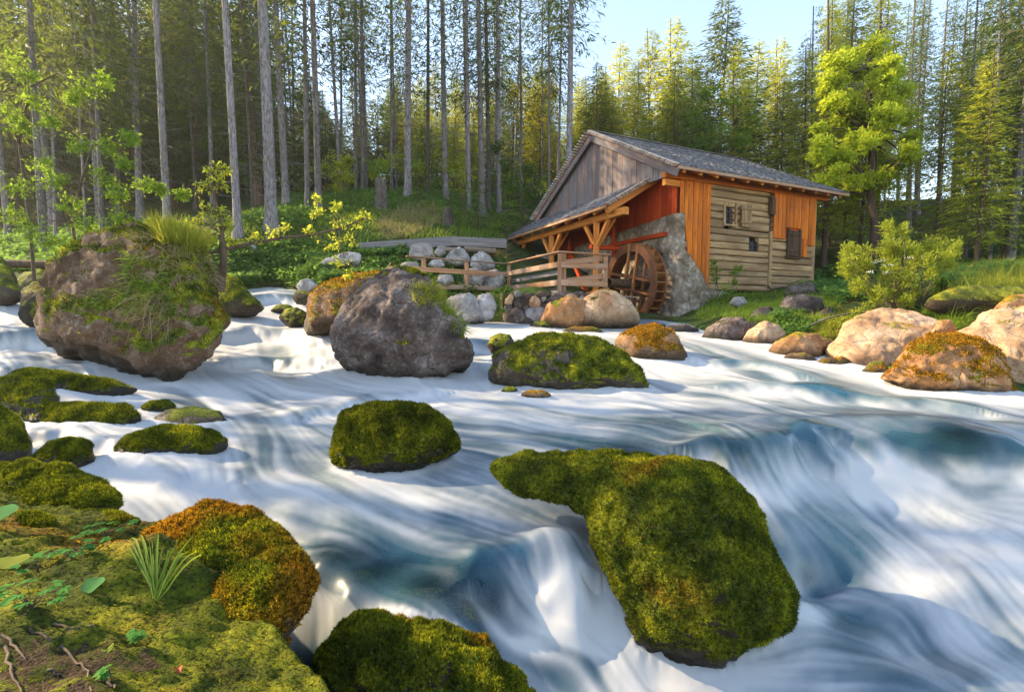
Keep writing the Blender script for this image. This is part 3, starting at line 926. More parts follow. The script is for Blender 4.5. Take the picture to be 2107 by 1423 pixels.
rock('smooth drowned stone under a thin sheet of water', [(305,872),(340,848),(400,838),(450,850),(470,868),(430,885),(350,892)], 4.98, 'rock_moss', moss=.45, seed=24, tilt=1.3, thick=.4, rough=.04)
rock('black mossy stone leaning on the left side of the huge boulder', [(42,655),(50,600),(75,583),(108,590),(122,620),(100,668),(60,668)], 8.0, 'rock_darkmoss', moss=.45, seed=25, lv=5)
rock('mossy stone half cut by the left edge of the view, upstream', [(-40,615),(-30,560),(0,530),(20,545),(45,612),(10,625)], 9.0, 'rock_moss', moss=.45, seed=26)
rock('low mossy stone behind the black stone at the left', [(30,590),(50,565),(90,560),(125,575),(120,600),(60,602)], 10.5, 'rock_moss', moss=.55, seed=27)
o, V, Fc, m = rock('mossy rock right behind the huge left boulder at the foot of the small cascade', [(440,640),(445,590),(468,570),(495,580),(520,615),(543,632),(520,646),(470,648)], 10.6, 'rock_moss', moss=.6, seed=28, lv=5, tilt=.5)
moss_coat(o, V, Fc, m, 6000, .03, 'moss_green', 28)
rock('dark mossy stone in the small cascade, left of the rust topped boulder', [(575,655),(588,638),(612,634),(632,645),(630,672),(600,678)], 10.0, 'rock_darkmoss', moss=.55, seed=29)
rock('low mossy stone at the lip of the small cascade', [(556,640),(570,630),(595,629),(608,637),(590,645)], 11.4, 'rock_moss', moss=.7, seed=30, lv=4, tilt=1.0)
rock('dark wet stone on the far side of the small cascade', [(600,612),(612,600),(640,602),(655,618),(640,628),(610,624)], 13.5, 'rock_darkmoss', moss=.3, seed=31, lv=4)
# --- right bank
rock('grey striped boulder below the mill at the water edge', [(1440,700),(1455,675),(1490,656),(1525,655),(1552,668),(1550,705),(1510,720),(1460,716)], 10.8, 'rock_grey', moss=-.2, seed=40, lv=5, tilt=.4, chip=8, rough=.09)
rock('pinkish boulder leaning right of the grey striped one', [(1527,705),(1540,680),(1572,662),(1600,670),(1618,688),(1600,712),(1560,722)], 10.3, 'rock_pink', moss=-.2, seed=41, lv=5, tilt=.4, chip=8, rough=.08)
rock('rust coloured boulder between the pinkish one and the big cream slab', [(1580,725),(1595,700),(1640,686),(1680,690),(1702,715),(1690,748),(1640,755),(1595,748)], 9.0, 'rock_orange', moss=.25, seed=42, lv=5, tilt=.4, chip=5, rough=.08)
rock('dark stone wedged behind the rust coloured boulder', [(1665,720),(1680,690),(1712,700),(1718,745),(1690,755)], 9.2, 'rock_brown', moss=.1, seed=43, chip=5)
rock('flat brown stone at the water edge under the rust coloured boulder', [(1598,747),(1620,730),(1655,727),(1682,742),(1660,758),(1615,758)], 8.5, 'rock_orange', moss=.2, seed=44, tilt=.7)
rock('low gold mossed stone left of the gap beside the cream slab', [(1670,755),(1692,740),(1735,737),(1755,750),(1740,765),(1690,765)], 8.3, 'rock_orange', moss=.65, seed=45, tilt=.8)
rock('low gold mossed stone at the foot of the cream slab', [(1770,768),(1790,748),(1815,745),(1830,765),(1810,782),(1785,782)], 7.7, 'rock_orange', moss=.65, seed=46, tilt=.8)
rock('small wet stone at the water edge before the cream slab', [(1738,765),(1750,757),(1770,758),(1778,768),(1758,774)], 8.0, 'rock_grey', moss=.0, seed=47, lv=4)
o, V, Fc, m = rock('big cream pink slab of bare rock below the bright bush', [(1698,720),(1738,672),(1800,645),(1860,643),(1935,668),(1992,700),(1960,740),(1820,765),(1740,758)], 8.9, 'rock_pink', moss=-.15, seed=48, lv=6, tilt=1.2, thick=.5, chip=7, rough=.08, wet=False)
o, V, Fc, m = rock('rust and gold mossed boulder with split face at the right water edge', [(1803,775),(1838,730),(1900,700),(1960,694),(2003,705),(2042,730),(2062,780),(2088,818),(2000,832),(1920,828),(1850,805)], 7.0, 'rock_orange', moss=.32, seed=49, lv=6, tilt=.6, thick=.75, chip=8, rough=.12, wband=.05)
moss_coat(o, V, Fc, m, 30000, .024, 'moss_orange', 49)
o, V, Fc, m = rock('massive cream boulder cut by the right edge of the view', [(1955,700),(2020,652),(2107,640),(2200,655),(2260,730),(2200,800),(2107,800),(2060,780),(2020,735)], 7.7, 'rock_pink', moss=-.05, seed=50, lv=6, tilt=.9, thick=.7, chip=8, rough=.09, wet=False)
rock('dark mossy ledge under the meadow at the right edge', [(1890,622),(1960,598),(2107,600),(2190,612),(2180,650),(2080,652),(1950,645)], 9.4, 'rock_darkmoss', moss=.85, seed=51, lv=5, tilt=.6, chip=5, wet=False)
rock('brown stone under the mossy ledge at the right edge', [(2040,640),(2070,612),(2130,605),(2150,640),(2100,655)], 8.9, 'rock_orange', moss=.2, seed=52, wet=False, chip=5)
rock('small brown stone beside the grass above the cream slab', [(1915,685),(1930,660),(1955,658),(1968,680),(1945,692)], 8.5, 'rock_orange', moss=.0, seed=53, wet=False)
rock('blue grey boulder in the grass under the mill wall', [(1600,640),(1612,615),(1650,608),(1692,618),(1700,640),(1660,658),(1615,656)], 12.6, 'rock_grey', moss=-.25, seed=54, lv=5, chip=7, wet=False)
rock('small grey stone right of the blue grey boulder', [(1668,668),(1680,645),(1705,632),(1718,648),(1705,672)], 12.0, 'rock_grey', moss=-.2, seed=55, chip=6, wet=False)
rock('low grey stone in the grass left of the blue grey boulder', [(1542,655),(1555,634),(1585,632),(1602,650),(1590,668),(1555,668)], 12.8, 'rock_grey', moss=-.2, seed=56, chip=6, wet=False)
rock('dark and white boulder at the right corner of the mill wall', [(1612,608),(1622,586),(1650,577),(1676,588),(1682,608),(1650,616)], 15.6, 'rock_grey', moss=.1, seed=57, lv=5, chip=6, wet=False)
rock('flat pale stone behind the blue grey boulder', [(1672,618),(1700,604),(1735,600),(1738,608),(1700,622)], 14.5, 'rock_pale', moss=-.2, seed=58, chip=5, wet=False)
rock('grey wet stones at the foot of the mill buttress'.replace('stones', 'stone'), [(1362,690),(1375,672),(1410,668),(1440,680),(1430,698),(1385,700)], 12.2, 'rock_grey', moss=-.1, seed=59, chip=6)
rock('dark low stone under the water wheel', [(1330,682),(1345,668),(1368,668),(1372,682),(1350,690)], 13.2, 'rock_darkmoss', moss=.1, seed=60, lv=4)
rock('small pale stone in the grass under the mill wall', [(1500,625),(1510,612),(1530,612),(1538,625),(1518,632)], 14.2, 'rock_pale', moss=-.2, seed=61, lv=4, wet=False)
# --- pale rocks by the railing
BR = [('round pale rock with black lichen above the left end of the railing', [(842,528),(846,508),(865,500),(888,505),(893,528),(870,536)], 16.6),
 ('pointed white rock behind the railing', [(912,540),(925,522),(945,509),(962,520),(972,540),(940,548)], 17.5),
 ('dark split rock behind the second railing post', [(965,550),(972,530),(990,517),(1010,528),(1020,552),(990,560)], 17.2),
 ('small pale rock between the round and the pointed rock', [(893,520),(900,508),(915,507),(918,522),(905,530)], 17.8),
 ('pale rock low behind the middle of the railing', [(950,585),(960,555),(985,550),(1000,570),(990,590),(965,592)], 16.2),
 ('brown streaked rock behind the railing corner', [(990,590),(1000,560),(1025,552),(1040,575),(1035,598),(1005,602)], 16.6),
 ('small pale rock behind the first railing post', [(880,545),(890,535),(910,533),(915,548),(900,556)], 16.2),
 ('pale rock seen between the rails near the left end', [(895,580),(905,566),(930,566),(935,580),(915,588)], 15.2),
 ('pale flat rock left of the first railing post', [(810,560),(830,542),(858,540),(866,560),(840,570)], 15.4),
 ('white slab leaning on the herb covered slope', [(655,548),(668,535),(720,520),(745,525),(738,545),(700,558),(665,560)], 16.2),
 ('pale rock below the middle of the railing', [(915,650),(922,615),(950,602),(975,606),(990,640),(1000,660),(960,672)], 12.7),
 ('grey rock next to the bush under the railing', [(975,640),(985,608),(1010,604),(1022,630),(1015,655),(990,660)], 12.9),
 ('pale rock seen under the lean-to roof', [(1090,545),(1100,525),(1130,524),(1140,545),(1115,552)], 21.5),
 ('white stone on the slope beside the slender trunks', [(500,520),(510,505),(525,503),(530,518),(515,526)], 17.6),
 ('grey stone at the bank above the small cascade', [(610,590),(618,577),(640,575),(655,588),(640,600),(618,600)], 14.8)]
for k, (lab, out, d) in enumerate(BR):
    rock(lab, out, d, 'rock_pale', moss=-.25, name='rock', cat='rock', seed=70 + k, lv=5, chip=9, rough=.12, wet=(lab.find('below') > 0), tilt=.3)

# --- dry stone wall under the platform
wall = empty('dry_stone_wall', W(1110, 660, 13.2), 'low dry wall of rounded stones holding up the railed platform', 'stone wall')
g4 = np.random.default_rng(21)
rows_px = [(668, 34, 30), (650, 30, 26), (633, 26, 22), (619, 22, 17), (608, 22, 12)]
for ri, (py, sw, sh) in enumerate(rows_px):
    x = 1030 + ri * 2 + g4.uniform(0, 8)
    while x < 1205:
        w_ = sw * g4.choice([.6, .8, 1.1, 1.6])
        h_ = sh * g4.uniform(.8, 1.7)
        jy_ = g4.uniform(-6, 6)
        a = np.linspace(0, 2 * math.pi, 9, endpoint=False)
        rr = g4.uniform(.85, 1.08, 9)
        ol = [(x + w_ / 2 + math.cos(t_) * w_ * .52 * r_, py + jy_ - math.sin(t_) * h_ * .52 * r_) for t_, r_ in zip(a, rr)]
        V, Fc, C, mm_ = outline_body(ol, 13.35 + g4.uniform(-.06, .06) + (x - 1030) * .0035 * .4, tilt=.1, thick=.7, lv=3, seed=300 + ri * 20 + int(x) % 19, rough=.08, sink=1.0, chip=3)
        n_ = len(V)
        part('stone', V, Fc, M[['rock_pale', 'rock_pink', 'rock_grey', 'rock_grey'][int(g4.integers(4))]], wall, {'moss': np.full(n_, -.3), 'wet': np.full(n_, .5 if ri == 0 else 0.0)})
        x += w_ * .95
A_ = np.array([math.sin(R(65.2)), math.cos(R(65.2)), 0.0])
B_ = np.array([-math.sin(R(24.8)), math.cos(R(24.8)), 0.0])
fillc = W(1030, 640, 13.75); filld = W(1210, 640, 14.3)
beam('earth_core', fillc, filld, .7, 1.0, M['ground'], wall)
# ------------------------------------------------------------------ stream: silky long-exposure water
def hit_water(px, py):
    px, py = np.atleast_1d(px).astype(float), np.atleast_1d(py).astype(float)
    ds = np.geomspace(1.4, 20, 260)
    cx, cy = (px - CX) / F, -(py - CY) / F
    X = cx[:, None] * ds
    Y = ds * (cP + cy * sP)[:, None]
    Z = H + ds * (-sP + cy * cP)[:, None]
    wz = water_rbf(np.c_[X.ravel(), Y.ravel()]).reshape(X.shape)
    below = Z < wz
    k = np.where(below.any(1), below.argmax(1), 259)
    r = np.arange(len(px))
    return np.c_[X[r, k], Y[r, k]]

NR, NCc = 570, 800
ds = np.geomspace(1.3, 18.5, NR)
us = np.linspace(-1.28, 1.72, NCc)
D2, U2 = np.meshgrid(ds, us, indexing='ij')
wx, wy = (U2 * D2).ravel(), D2.ravel()
wz = water_rbf(np.c_[wx, wy])
wsd = poly_sdf(river, np.c_[wx, wy])
wpx, wpy, _ = proj(np.c_[wx, wy, wz])

FLOW = [(40,640,20,40),(80,720,10,40),(150,770,60,25),(300,800,60,15),(520,610,-5,20),(600,628,-20,20),(500,660,-10,30),(560,700,0,40),(450,725,-10,30),(620,720,-5,40),(660,760,-5,30),
 (480,790,40,15),(650,800,60,5),(800,800,60,10),(980,700,-20,30),(950,740,-30,30),(900,780,10,15),(1000,775,20,20),(1050,840,60,10),(1250,850,60,5),(1000,880,60,5),(700,860,50,10),(600,890,15,25),
 (560,930,0,30),(450,975,5,22),(330,960,30,15),(600,1040,50,20),(800,1070,50,25),(1000,1110,50,30),(1130,1170,40,40),(1200,1270,25,50),(1280,1370,25,45),(700,1160,60,8),(850,1195,60,12),(1000,1230,50,30),(1100,1310,30,50),
 (620,1290,-5,30),(250,1000,40,15),(150,930,30,25),(250,860,50,10),(60,900,20,30),(1050,950,40,10),(1250,900,60,5),(1400,900,60,20),(1490,930,50,40),(1560,1000,30,60),(1620,1090,30,60),(1680,1180,25,30),(1560,850,60,20),(1650,930,50,40),(1700,1050,40,50),
 (1750,870,60,15),(1900,890,60,20),(1900,960,60,15),(2050,980,50,25),(1850,1050,40,50),(1950,1150,50,60),(1750,1235,60,10),(1900,1300,50,40),(1620,1310,50,-5),(1450,1400,60,-10),(1750,1380,60,10),(2050,1250,40,50),
 (1250,690,60,5),(1400,715,40,20),(1500,750,50,20),(1700,790,60,15),(1900,820,60,15),(2080,840,60,10),(1350,775,30,15),(1450,800,60,10),(1050,690,-30,6),(0,800,50,15),(750,960,50,30),(900,1000,50,22)]
fl = np.array(FLOW, float)
p0 = hit_water(fl[:, 0], fl[:, 1])
p1 = hit_water(fl[:, 0] + fl[:, 2] * .35, fl[:, 1] + fl[:, 3] * .35)
fd = rows_unit(p1 - p0 + 1e-6)

def idw(pts, vals, qx, qy, p=3.0, ys=1.5, eps=18.0):
    out = np.zeros((len(qx), vals.shape[1]))
    for s in range(0, len(qx), 50000):
        dx = qx[s:s + 50000, None] - pts[:, 0]
        dy = (qy[s:s + 50000, None] - pts[:, 1]) * ys
        w = 1 / (dx * dx + dy * dy + eps * eps) ** (p / 2)
        out[s:s + 50000] = (w @ vals) / w.sum(1)[:, None]
    return out
vel = rows_unit(idw(fl[:, :2], fd, wpx, wpy))
# in grid cells
dlog = math.log(ds[1] / ds[0])
du = us[1] - us[0]
vi = vel[:, 1] / D2.ravel() / dlog
vj = (vel[:, 0] - U2.ravel() * vel[:, 1]) / D2.ravel() / du
nrm = np.sqrt(vi ** 2 + vj ** 2) + 1e-9
vi = (vi / nrm).reshape(NR, NCc).astype(np.float32)
vj = (vj / nrm).reshape(NR, NCc).astype(np.float32)
inside_box = np.s_[:, :]

def blur(a, k):
    for ax in (0, 1):
        for _ in range(2):
            c = np.cumsum(np.concatenate([np.repeat(a.take([0], ax), k + 1, ax), a, np.repeat(a.take([-1], ax), k, ax)], ax), ax)
            n = a.shape[ax]
            a = (c.take(range(2 * k + 1, 2 * k + 1 + n), ax) - c.take(range(0, n), ax)) / (2 * k + 1)
    return a

def lic(noise, steps, h):
    I0, J0 = np.meshgrid(np.arange(NR, dtype=np.float32), np.arange(NCc, dtype=np.float32), indexing='ij')
    acc = noise.astype(np.float32).copy()
    for sgn in (1, -1):
        I, J = I0.copy(), J0.copy()
        for _ in range(steps):
            ii = np.clip(np.rint(I), 0, NR - 1).astype(np.int32)
            jj = np.clip(np.rint(J), 0, NCc - 1).astype(np.int32)
            I += sgn * h * vi[ii, jj]
            J += sgn * h * vj[ii, jj]
            ii = np.clip(np.rint(I), 0, NR - 1).astype(np.int32)
            jj = np.clip(np.rint(J), 0, NCc - 1).astype(np.int32)
            acc += noise[ii, jj]
    acc = acc / (2 * steps + 1)
    return (acc - acc.mean()) / acc.std()

g3 = np.random.default_rng(5)
L1 = lic(blur(g3.normal(size=(NR, NCc)), 1), 34, 1.0)
L2 = lic(blur(g3.normal(size=(NR, NCc)), 4), 40, 1.6)
L3 = lic(blur(g3.normal(size=(NR, NCc)), 12), 34, 3.0)

FOAM = [(100,735,.55),(40,640,.75),(250,800,.7),(0,700,.6),(0,760,.7),(60,760,.6),(450,690,.9),(560,690,.8),(570,725,.50),(590,760,.50),(520,760,.85),(600,800,.85),(480,825,.8),(540,840,.55),(700,800,.9),(650,750,.9),(900,800,.85),(1000,760,.75),(920,750,.8),
 (1150,832,.8),(1250,850,.75),(1000,860,.8),(820,805,.85),(600,860,.75),(500,950,.45),(420,975,.6),(640,960,.62),(600,1000,.75),(300,1000,.65),(250,960,.55),(900,1000,.42),(1000,950,.15),(1000,925,.3),(1050,880,.75),(1200,915,.45),(1400,915,.45),(1300,925,.2),
 (850,1040,.8),(1000,1080,.62),(700,1080,.55),(760,1030,.8),(600,1110,.35),(450,1030,.6),(700,1160,.12),(850,1195,.06),(780,1180,.08),(1000,1220,.06),(1060,1250,.10),(1130,1150,.85),(1180,1190,.9),(1230,1270,.85),(1050,1170,.55),(960,1140,.4),(1320,1390,.75),(1160,1340,.35),(1080,1300,.5),(640,1380,.12),(620,1290,.6),(690,1260,.7),
 (1450,900,.6),(1530,900,.7),(1600,960,.65),(1650,1050,.42),(1700,1120,.28),(1600,1080,.55),(1560,1000,.7),(1690,1160,.25),(1620,1180,.8),(1740,990,.5),(1800,955,.85),(1700,900,.35),(1850,900,.25),(1950,920,.12),(2060,945,.2),(2000,865,.5),(1750,860,.32),(1600,850,.35),(1450,835,.5),
 (1900,1000,.85),(1850,1180,.95),(1960,1130,.95),(2050,1100,.75),(2100,1000,.65),(1720,1225,.8),(1900,1350,.65),(2000,1290,.8),(1740,1290,.15),(1850,1400,.22),(1600,1310,.4),(1500,1395,.75),(1450,1400,.6),(1690,1390,.45),(2050,1400,.5),(1660,1240,.7),
 (1500,750,.66),(1700,790,.62),(1900,810,.66),(1600,770,.74),(1800,800,.72),(1600,800,.55),(1450,715,.72),(2050,830,.66),(1250,690,.66),(1050,690,.75),(1330,690,.62),(1400,790,.68),(530,620,.9),(600,640,.85),(500,655,.9),(200,860,.6),(100,930,.6),(330,960,.5),(400,860,.3),(1560,820,.7)]
fo = np.array(FOAM, float)
foam = idw(fo[:, :2], fo[:, 2:3], wpx, wpy, 3.2, 1.5, 12.0)[:, 0]
l1, l2, l3 = L1.ravel(), L2.ravel(), L3.ravel()
# foam collars round the boulders and the pale trails they leave downstream
from mathutils.kdtree import KDTree
pts_ = np.vstack(ROCK_RIM)
kd = KDTree(len(pts_))
for i_, p_ in enumerate(pts_): kd.insert((p_[0], p_[1], 0.0), i_)
kd.balance()
rim_d = np.full(len(wx), 9.0)
for i_ in np.nonzero(wsd < .3)[0]:
    rim_d[i_] = kd.find((wx[i_], wy[i_], 0.0))[2]
collar = np.exp(-(rim_d / (.035 * np.clip(D2.ravel() / 2.6, .8, 2.6))) ** 1.3)
def trail(a, steps, h):
    I, J = np.meshgrid(np.arange(NR, dtype=np.float32), np.arange(NCc, dtype=np.float32), indexing='ij')
    out, wsum = a * 0, 0
    for k in range(steps):
        ii = np.clip(np.rint(I), 0, NR - 1).astype(np.int32); jj = np.clip(np.rint(J), 0, NCc - 1).astype(np.int32)
        w_ = 1 - k / steps
        out += w_ * a[ii, jj]; wsum += w_
        I -= h * vi[ii, jj]; J -= h * vj[ii, jj]
    return out / wsum
wake = trail(blur(collar.reshape(NR, NCc), 1), 46, 1.5).ravel()
# steps of the bed: lines across the flow, drop in metres, half width, reach
LEDGES = [([(462,700),(520,688),(600,695),(650,712)],.24,.10,.7),([(480,752),(560,742),(660,752)],.20,.09,.6),([(-30,706),(60,700),(130,708),(200,742)],.30,.09,.6),([(-30,770),(80,768),(160,778)],.16,.08,.5),
 ([(1440,940),(1500,958),(1570,962),(1640,940),(1700,922)],.26,.13,.7),([(1735,962),(1850,940),(1960,948),(2110,962)],.24,.10,.6),([(930,722),(985,712),(1040,722)],.22,.08,.5),([(1010,1212),(1090,1192),(1190,1186)],.26,.10,.45),
 ([(505,618),(560,612),(640,622)],.28,.10,.8),([(1440,745),(1540,752),(1640,772)],.12,.10,.7),([(1500,800),(1650,805),(1850,826),(2000,842)],.12,.12,.6),([(640,855),(760,822),(900,812)],.10,.10,.6),([(250,960),(350,985),(470,1000)],.08,.09,.4),([(40,905),(120,900),(210,930)],.14,.06,.3)]
led_z = np.zeros(len(wx)); led_f = np.zeros(len(wx))
wxy = np.c_[wx, wy]
for (ln, h_, w_, reach) in LEDGES:
    lp = np.array(ln, float)
    P_ = hit_water(lp[:, 0], lp[:, 1])
    k_ = np.nonzero((np.abs(wxy - P_.mean(0)) < 3.2).all(1))[0]
    q_ = wxy[k_]
    best = np.full(len(k_), 1e9); sg = np.zeros(len(k_)); en = np.zeros(len(k_))
    tot = len(P_) - 1
    for a_ in range(tot):
        e_ = P_[a_ + 1] - P_[a_]
        L_ = np.linalg.norm(e_); e_ = e_ / L_
        rel = q_ - P_[a_]
        tt = rel @ e_
        tc = np.clip(tt, 0, L_)
        dv_ = rel - tc[:, None] * e_
        dd_ = np.linalg.norm(dv_, axis=1)
        nn_ = np.array([-e_[1], e_[0]])
        if nn_[1] < 0: nn_ = -nn_
        side = np.where(rel @ nn_ > 0, 1.0, -1.0)
        upd = dd_ < best
        best[upd] = dd_[upd]; sg[upd] = side[upd]
        over = np.maximum(np.maximum(-tt if a_ == 0 else tt * 0, tt - L_ if a_ == tot - 1 else tt * 0), 0)
        en[upd] = over[upd]
    wob = fbm(np.c_[q_ * 2.2, np.zeros(len(q_))], 3) * .16
    s_ = best * sg + wob
    fall = np.exp(-(np.abs(s_) / reach) ** 1.5) * np.exp(-(en / (.35 * reach)) ** 2)
    led_z[k_] += h_ * .5 * np.tanh(s_ / w_) * fall
    led_f[k_] += fall * h_ * 4.0 * (.42 * np.exp(-((s_ + 1.3 * w_) / (1.3 * w_)) ** 2) - .40 * np.exp(-((s_ - 1.0 * w_) / (1.0 * w_)) ** 2))
foam = foam * .92 + np.clip(led_f, -.4, .45)
foam = np.clip(foam + collar * .32 * (foam > .0) + np.clip(wake * 1.4, 0, .30), 0, 1)
amp = np.clip(foam * (1.15 - foam) * 3.2, .34, 1)
foam_f = np.clip(foam + amp * (l1 * .095 + l2 * .115 + l3 * .085), 0, 1)

CLEAR = [(760,1175,.75),(900,1200,.8),(1010,1230,.75),(700,1145,.75),(640,1390,.6),(1970,912,.75),(1300,935,.5),(1480,955,.45),(1840,850,.3),(420,850,.6),(600,1120,.2),(1150,1330,.25),(1210,1150,.3)]
clear = np.zeros(len(wx))
for (x, y, a) in CLEAR:
    clear = np.maximum(clear, a * np.exp(-((wpx - x) / 95) ** 2 - ((wpy - y) / 38) ** 2))

# swells and hollows of the standing waves
BUMPS = [(1800,975,110,40,.10),(570,735,45,22,-.05),(600,765,50,16,-.04),(600,700,60,20,.06),(1500,905,90,26,.07),(1690,1170,60,30,-.10),(1700,1245,120,22,.05),(480,830,90,22,-.06),(860,770,60,16,.06),(1130,1140,70,26,.06),
 (120,735,110,24,.10),(1850,870,130,20,.05),(1300,880,160,18,.04),(1560,760,60,10,.06),(1700,800,90,12,.06),(1850,800,80,12,-.05),(2000,1180,90,60,.06),(1100,880,120,16,-.03),(560,1000,160,30,.03),(1600,930,60,20,.05),(1900,1330,120,40,-.04)]
dz = collar * .018 * np.clip(D2.ravel() / 3, .7, 2)
for (x, y, sx, sy, a) in BUMPS:
    dz += a * np.exp(-((wpx - x) / sx) ** 2 - ((wpy - y) / sy) ** 2)
sc_d = np.clip(D2.ravel() / 3.5, .5, 2.2)
dz += sc_d * (l1 * .0010 + l2 * .0035 + l3 * .011) * np.clip(.35 + foam, .4, 1.2)
wz2 = wz + dz + led_z

keep = (wsd < .55)
fq = grid_faces(NR, NCc)
fq = fq[keep[fq].all(1)]
used = np.unique(fq)
remap = np.full(len(wx), -1)
remap[used] = np.arange(len(used))
t = NT('silky_stream_water')
fm, cl = t.attr('foam'), t.attr('clear')
body = t.mix(t.ramp(t.noise(t.pos(), .8, 2), [(.35, 0.0), (.65, 1.0)]), (.016, .068, .115), (.032, .088, .105))
col = t.mix(t.ramp(fm, [(.10, 0.0), (.36, .22), (.62, .60), (.92, 1.0)]), body, (.47, .47, .47))
ro = t.math('ADD', .22, t.math('MULTIPLY', fm, .45))
pr = t.principled(col, ro, None, .5)
tp = t.n('ShaderNodeBsdfTransparent')
tp.inputs['Color'].default_value = (.62, .72, .55, 1)
M['water'] = t.done(t.mixs(t.math('MULTIPLY', cl, t.math('SUBTRACT', 1.05, fm), clamp=True), pr, tp.outputs[0]))
part('stream_water', np.c_[wx, wy, wz2][used], remap[fq][:, ::-1], M['water'], attrs={'foam': foam_f[used], 'clear': clear[used]}, kind='structure')
# ------------------------------------------------------------------ the watermill
K0 = np.array([*W(1390, 645, 16.0)[:2], 0.0])
UP = np.array([0, 0, 1.0])
NS = -B_                                            # outward from the long wall (towards the camera, right)
def Mp(a, b, z):
    """a metres along the long wall, b metres along the gable, z above eye height"""
    return K0 + A_ * a + B_ * b + UP * (z + H)
mill = empty('watermill', Mp(3, 4, .3), 'old wooden watermill with shingled roof, orange boarding and lean-to over its wheel', 'watermill')
gm = np.random.default_rng(8)

def quad_box(name, c8, mat, parent):
    """hexahedron from eight corners ordered like BOXF"""
    return part(name, np.array(c8), BOXF, mat, parent, smooth=False)

def slab(name, pts, th, mat, parent):
    """planar quad pts (4,3) thickened by th along -normal"""
    p = np.array(pts, float)
    n = unit(np.cross(p[1] - p[0], p[3] - p[0]))
    V = np.vstack([p, p - n * th])
    f = np.array([[0, 1, 2, 3], [7, 6, 5, 4], [0, 4, 5, 1], [1, 5, 6, 2], [2, 6, 7, 3], [3, 7, 4, 0]])
    return part(name, V, f, mat, parent, smooth=False)

EZ, RZ, EB, RB = 4.50, 7.05, -.70, 4.06             # eave height, ridge height, eave offset, ridge position
A0, A1 = -.71, 7.75
sl = (RZ - EZ) / (RB - EB)
roofz = lambda b: RZ - abs(b - RB) * sl
# dark core inside so nothing shows through
quad_box('core_wall', [Mp(a, b, z) for a in (.35, 6.6) for b in (.22, 7.9) for z in (.2, 4.35)], M['dark'], mill)
# gable boards (weathered grey, upper triangle)
b = .10
while b < 8.05:
    w_ = gm.uniform(.24, .32)
    b2 = min(b + w_, 8.1)
    zt0, zt1 = roofz(b) - .12, roofz(b2) - .12
    if min(zt0, zt1) > 4.5:
        pk = [(0, 4.36), (b2 - b - .012, 4.36), (b2 - b - .012, zt1), (0, zt0)]
        if b < RB < b2:
            pk = [(0, 4.36), (b2 - b - .012, 4.36), (b2 - b - .012, zt1), (RB - b, roofz(RB) - .12), (0, zt0)]
        # u runs along +b, seen from outside the gable: U x V must point to -A
        prism('plank', Mp(-.52 + gm.uniform(-.012, .012), b, 0), B_, UP, pk, .03, M['grey_board'], mill)
    b = b2
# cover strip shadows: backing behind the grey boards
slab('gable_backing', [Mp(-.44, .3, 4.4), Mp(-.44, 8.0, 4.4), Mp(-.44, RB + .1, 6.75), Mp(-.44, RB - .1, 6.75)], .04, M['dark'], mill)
# red-brown boards under the lean-to roof
b = .02
while b < 5.2:
    w_ = gm.uniform(.21, .29)
    zb = 3.25 - b * .06
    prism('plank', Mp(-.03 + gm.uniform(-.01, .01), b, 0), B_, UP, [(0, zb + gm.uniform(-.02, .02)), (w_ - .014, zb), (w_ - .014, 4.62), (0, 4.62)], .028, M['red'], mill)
    b += w_
slab('red_backing', [Mp(.06, .02, 3.3), Mp(.06, 8.0, 3.1), Mp(.06, 8.0, 4.6), Mp(.06, .02, 4.6)], .04, M['red'], mill)
b = 5.2
while b < 8.0:
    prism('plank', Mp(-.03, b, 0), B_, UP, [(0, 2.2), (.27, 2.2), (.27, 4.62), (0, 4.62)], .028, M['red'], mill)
    b += .285
# barge boards with the row of shingle ends above
for s in (0, 1):
    if s == 0:
        p0, p1 = Mp(A0 + .02, EB, EZ - .22), Mp(A0 + .02, RB, RZ - .22)
    else:
        p0, p1 = Mp(A0 + .02, 2 * RB - EB, EZ - .22), Mp(A0 + .02, RB, RZ - .22)
    beam('verge_gap_shade', p0 + UP * .18 + A_ * .012, p1 + UP * .18 + A_ * .012, .02, .16, M['dark_wood'], mill, up=(0, 0, 1))  # dark strip added so gaps between shingle ends read as shaded
    beam('barge_board', p0, p1, .045, .24, M['grey_board'], mill, up=(0, 0, 1))
    # soffit behind the barge board
    q = [(Mp(A0 + .04, EB if s == 0 else 2 * RB - EB, EZ - .03)), Mp(-.02, EB if s == 0 else 2 * RB - EB, EZ - .03), Mp(-.02, RB, RZ - .03), Mp(A0 + .04, RB, RZ - .03)]
    slab('verge_soffit', q if s == 0 else q[::-1], .03, M['red'], mill)

